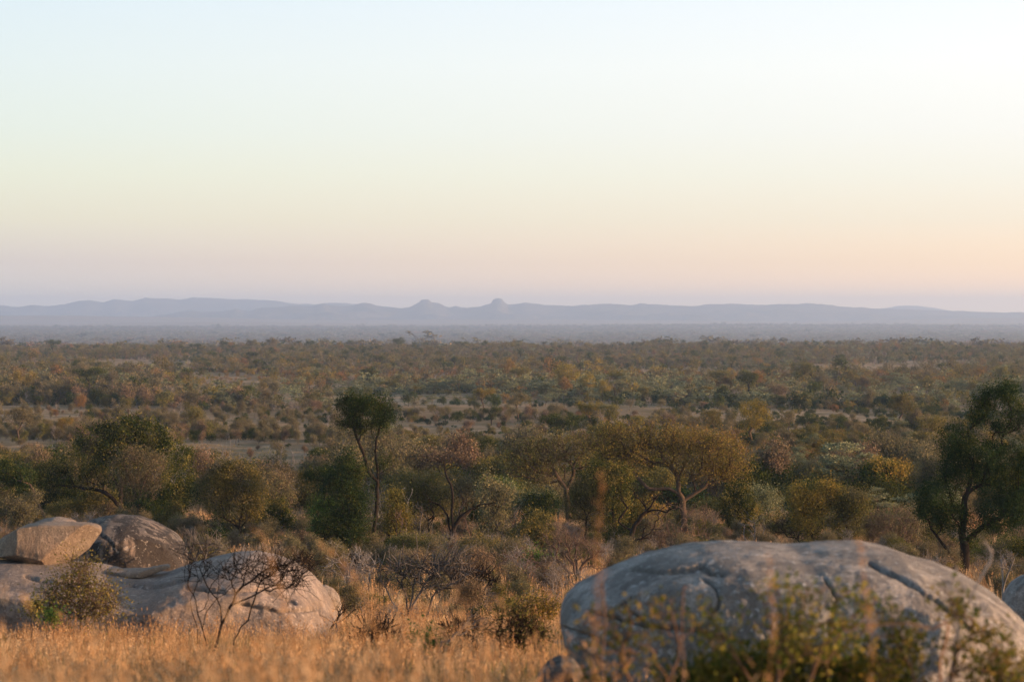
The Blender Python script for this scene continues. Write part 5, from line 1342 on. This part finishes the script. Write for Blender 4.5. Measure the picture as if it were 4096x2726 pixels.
def grass_field(name, label, y0, y1, dens, protos, weights, margin, smin, smax, seed, mask=None, tilt=.12, even=False):
    global rs
    rs = np.random.default_rng(seed)
    x, y, z = strew(y0, y1, dens, margin=margin)
    pat = .5 + .5 * np.sin(x / 1.9 + 1.5 * np.sin(y / 2.7)) * np.sin(y / 2.3 + np.sin(x / 1.7))
    pat2 = .5 + .5 * np.sin(x / 4.3 + 2 * np.sin(y / 6.1)) * np.sin(y / 5.2 + 1.3 * np.sin(x / 3.7))
    keep = rs.random(len(x)) < (1 if even else np.clip(.2 + .5 * pat + .5 * pat2, 0, 1))
    if mask is not None: keep &= rs.random(len(x)) < mask(x, y, z)
    x, y, z, pat, pat2 = x[keep], y[keep], z[keep], pat[keep], pat2[keep]
    wts = np.array(weights, float); wts /= wts.sum()
    idx = rs.choice(len(protos), len(x), p=wts)
    rot = np.stack([rs.normal(0, tilt, len(x)), rs.normal(0, tilt, len(x)), rs.uniform(0, 6.28, len(x))], 1)
    s = rs.uniform(smin, smax, len(x)) * (1.0 if even else .5 + .4 * pat + .4 * pat2)
    sc3 = np.stack([s, s, s * rs.uniform(.8, 1.2, len(x))], 1)
    point_stuff(name, label, 'grass', np.stack([x, y, z], 1), rot, sc3, idx, protos)


near = [tuft(46, .62, .0045, .13, 1, STRAW, .45), tuft(40, .52, .0045, .14, 2, STRAW, .3), tuft(44, .7, .004, .12, 3, RUSTY, .6), tuft(30, .42, .006, .14, 4, GREENISH, 0, .6)]
mid = [tuft(46, .34, .008, .2, 5, STRAW, .3), tuft(40, .28, .008, .22, 6, STRAW, .2), tuft(40, .44, .007, .2, 7, RUSTY, .4), tuft(30, .32, .013, .2, 8, GREENISH, 0, .6)]
far = [tuft(40, .7, .028, .45, 9, STRAW, .1), tuft(36, .6, .028, .5, 10, STRAW, .1), tuft(36, .75, .025, .4, 11, RUSTY, .1), tuft(26, .5, .03, .4, 12, GREENISH, 0, .6)]


tall = [tuft(26, 1.16, .0048, .14, 15, STRAW, .4, .14), tuft(24, 1.10, .0048, .15, 16, STRAW, .35, .14), tuft(22, 1.2, .0045, .12, 17, RUSTY, .7, .22)]


def tall_mask(x, y, z):
    u = 512 + x / y * F
    return np.clip((600 - u) / 300, .0, 1) * (u > -120) * (.35 + .65 * (np.sin(x * 2.3 + y) > -.35))


def near_mask(x, y, z):
    return np.where((x > .25) & (y < 13) & (x > .035 * y), .45, np.where(x > -.035 * y, .55, 1.0))


grass_field('grass', 'tall dry golden grass in front of the boulders', 4.5, 15, 11, near, [3.4, 2.6, 3, .9], 1.5, .75, 1.2, 71, near_mask)
grass_field('grass', 'dry straw grass around the boulders and dead bushes', 15, 62, 9, mid, [3, 2.4, 3, 1.5], 2, .75, 1.2, 72)
grass_field('grass', 'pale dry grass between the bushes below the slope', 62, 230, 1.5, far, [4, 3, 1.6, 1.0], 4, .7, 1.25, 73)

grass_field('grass', 'tall blurred golden grass nearest the viewer at bottom left', 5.2, 9.2, 22, tall, [4, 3, 2], 1.0, .86, 1.02, 74, tall_mask, tilt=.05, even=True)

tallest = [tuft(30, 1.34, .005, .13, 25, STRAW, .2, .06), tuft(28, 1.31, .005, .14, 26, STRAW, .2, .06), tuft(26, 1.36, .005, .12, 27, RUSTY, .2, .06)]
grass_field('grass', 'very tall creamy blurred grass closest of all, along the bottom left edge', 3.9, 5.4, 46, tallest, [4, 3, 2], .6, .9, 1.0, 76, tall_mask, tilt=.03, even=True)

# low dry weeds and twiggy undergrowth among the grass
rs = np.random.default_rng(77)
x, y, z = strew(52, 150, .34, margin=2)
kp = rs.random(len(x)) < .75
x, y, z = x[kp], y[kp], z[kp]
protos = [joined(*PROTO[k, v, 0], 'weed') for k in ('drab', 'mauve', 'bare', 'olive', 'deep') for v in range(NV)]
wts = np.repeat([3, 1.6, 3, 2.0, 1.2], NV); wts = wts / wts.sum()
idx = rs.choice(len(protos), len(x), p=wts)
s = rs.uniform(.13, .32, len(x)) * np.where(y > 70, 1.35, 1)
rot = np.zeros((len(x), 3)); rot[:, 2] = rs.uniform(0, 6.28, len(x))
point_stuff('undergrowth', 'low twiggy undergrowth scattered through the grass', 'undergrowth', np.stack([x, y, z], 1), rot, np.stack([s, s, s], 1), idx, protos)
# ------------------------------------------------------------------ leafy twigs and stalks close to the viewer
LM['nearleaf'] = leaf_mat('small_olive_leaf', [(0.035, 0.05, 0.012), (0.085, 0.095, 0.02), (0.22, 0.16, 0.03)], 0.45, clump=3.0)
LM['autumnleaf'] = leaf_mat('yellowing_leaf', [(0.04, 0.06, 0.014), (0.095, 0.10, 0.022), (0.21, 0.155, 0.04)], 0.45, clump=3.0)
BK['warm'] = bark_mat('warm_brown_twig', (0.12, 0.07, 0.045), (0.32, 0.20, 0.13), 20)


def near_bush(label, root, d, blobs, tips, per, leaf, limbs=(), seed=0, size=.036, **kw):
    plant('leafy_bush', label, 'bush', root, list(limbs), blobs, tips, wood='warm', leaf=leaf, per=per, spread=.03, size=size, r_tip=.0024, r_base=.013, d=d + 2.8, parts=('stems', 'leaves'), twig=1, twig_len=.07, wig=.2, shell=.2, under=1, seed=seed, clear=False, **kw)


near_bush('dense green leafy bush low in front of the huge boulder', (1900, 1760), 11.0, [(1560, 1560, 170, 46), (1800, 1545, 190, 60), (2050, 1560, 170, 60), (2250, 1580, 130, 60), (1420, 1580, 90, 36), (1700, 1600, 260, 50)], 640, 8, 'nearleaf', seed=1)
near_bush('loose yellowing twigs rising over the middle of the huge boulder', (1760, 1700), 10.2, [(1790, 1400, 90, 80), (1720, 1470, 110, 60), (1880, 1460, 110, 70), (1650, 1420, 60, 60), (1960, 1380, 60, 60)], 150, 4, 'autumnleaf', [[(1760, 1700), (1790, 1560), (1800, 1440), (1775, 1340)], [(1780, 1600), (1850, 1500), (1880, 1400), (1900, 1340)], [(1770, 1640), (1700, 1520), (1640, 1420)]], seed=2)
near_bush('yellowing leafy twigs in front of the huge boulder\'s right end', (2130, 1720), 10.6, [(2140, 1440, 110, 80), (2250, 1500, 90, 70), (2040, 1470, 80, 70), (2310, 1540, 60, 50), (2180, 1380, 50, 40)], 160, 4, 'autumnleaf', [[(2130, 1720), (2120, 1600), (2080, 1500), (2040, 1420)], [(2130, 1680), (2190, 1560), (2240, 1460)]], seed=3)
near_bush('sparse leafy twigs in front of the huge boulder\'s left end', (1470, 1720), 10.0, [(1450, 1480, 80, 70), (1560, 1470, 60, 80), (1380, 1450, 50, 70), (1520, 1400, 40, 40)], 60, 3, 'autumnleaf', [[(1470, 1720), (1455, 1590), (1440, 1480), (1450, 1400)], [(1470, 1700), (1530, 1580), (1560, 1480), (1545, 1380)]], seed=4)
plant('dead_branch', 'broken dead branch bent level across the huge boulder', 'branch', (1830, 1720), [[(1830, 1720), (1850, 1600), (1890, 1490), (1945, 1440), (2020, 1438), (2100, 1434), (2178, 1428), (2176, 1470), (2165, 1560), (2150, 1640)], [(1945, 1440), (1980, 1400), (2010, 1370)]], [], 0, wood='warm', parts=('stem', 'twigs'), twig=1, twig_len=.1, r_tip=.008, r_base=.014, d=13.2, clear=False)
plant('dead_branch', 'slanting pale stick pointing up at the huge boulder\'s right shoulder', 'branch', (2150, 1740), [[(2150, 1740), (2172, 1600), (2200, 1470), (2228, 1395), (2258, 1330), (2290, 1268)], [(2215, 1420), (2190, 1370), (2178, 1335), (2192, 1328)]], [], 0, wood='pale', parts=('stem', 'twigs'), twig=1, twig_len=.06, r_tip=.007, r_base=.011, d=13.5, clear=False)
for i, (u, v, t, lb) in enumerate([(1578, 1700, 1360, 'short reddish stick standing before the huge boulder, left of middle'), (1392, 1700, 1340, 'thin reddish stem crossing the huge boulder\'s left end')]):
    plant('dead_branch', lb, 'branch', (u, v), [[(u, v), (u - 4, (v + t) / 2), (u - 10, t)]], [], 0, wood='red', parts=('stem', 'twigs'), twig=1, twig_len=.05, r_tip=.006, r_base=.008, d=12.6, clear=False)

HEAD = grass_mat('grass_seed_head', [(.28, .14, .06), (.45, .25, .11), (.6, .36, .17)])


def stalk(label, root, d, line, plume, n, seed):
    """a tall grass stalk with a feathery head along the upper part of its line"""
    rn = np.random.default_rng(seed)
    x0, y0, z0 = rooted(root[0], root[1], d)
    P = [np.array([(u * SC - 512) / F * d - x0, 0, CAMZ - (v * SC - VH) / F * d - z0]) for u, v in line]
    w = Wood(); w.limb([np.zeros(3)] + P, jit=.003, rnd=rn, step=.05)
    r0 = empty('grass_stalk', (x0, y0, z0)); tag(r0, label, 'grass', 'tall grass stalks close to the viewer')
    w.mesh('stem', HEAD, .0013, .002, parent=r0, sides=(3, 3, 3))
    Q = np.array(w.P); Q = Q[int(len(Q) * (1 - plume)):]
    V = []; T = []
    for k in range(n):
        q = Q[rn.integers(0, len(Q))] + rn.normal(0, .006, 3)
        dr = rn.normal(0, .8, 3) + [0, 0, .8]; dr /= np.linalg.norm(dr); L = rn.uniform(.02, .055)
        sd = np.cross(dr, rn.normal(0, 1, 3)); sd /= np.linalg.norm(sd) + 1e-6
        a = len(V); V += [q - sd * .0014, q + sd * .0014, q + dr * L * .6 + sd * .001, q + dr * L]; T.append((a, a + 1, a + 2)); T.append((a, a + 2, a + 3))
    link('seed_head', make_mesh('seed_head', V, [T], HEAD), r0)


stalk('tall feathery grass stalk leaning left beside the wide dead bush', (900, 1740), 8.5, [(885, 1560), (860, 1440), (815, 1330), (745, 1258)], .55, 170, 1)
stalk('tall feathery grass stalk crossing the slab\'s hump', (690, 1740), 8.5, [(680, 1560), (655, 1400), (625, 1290), (597, 1222)], .5, 120, 2)
stalk('tall reddish grass stalk standing in front of the stout grey thorn tree', (1368, 1740), 8.0, [(1372, 1560), (1376, 1400), (1374, 1250), (1388, 1095)], .6, 120, 3)
stalk('feathery grass stalk in front of the huge boulder\'s top', (1760, 1740), 9.2, [(1770, 1560), (1782, 1420), (1772, 1290)], .4, 120, 4)
stalk('feathery grass stalk in front of the huge boulder\'s right shoulder', (2010, 1740), 9.0, [(2006, 1560), (1998, 1400), (1975, 1245)], .45, 130, 5)
stalk('short golden grass plume standing left of the green sprigs', (930, 1740), 9.0, [(926, 1640), (924, 1560), (928, 1490)], .5, 110, 6)
cy.use_denoising = True
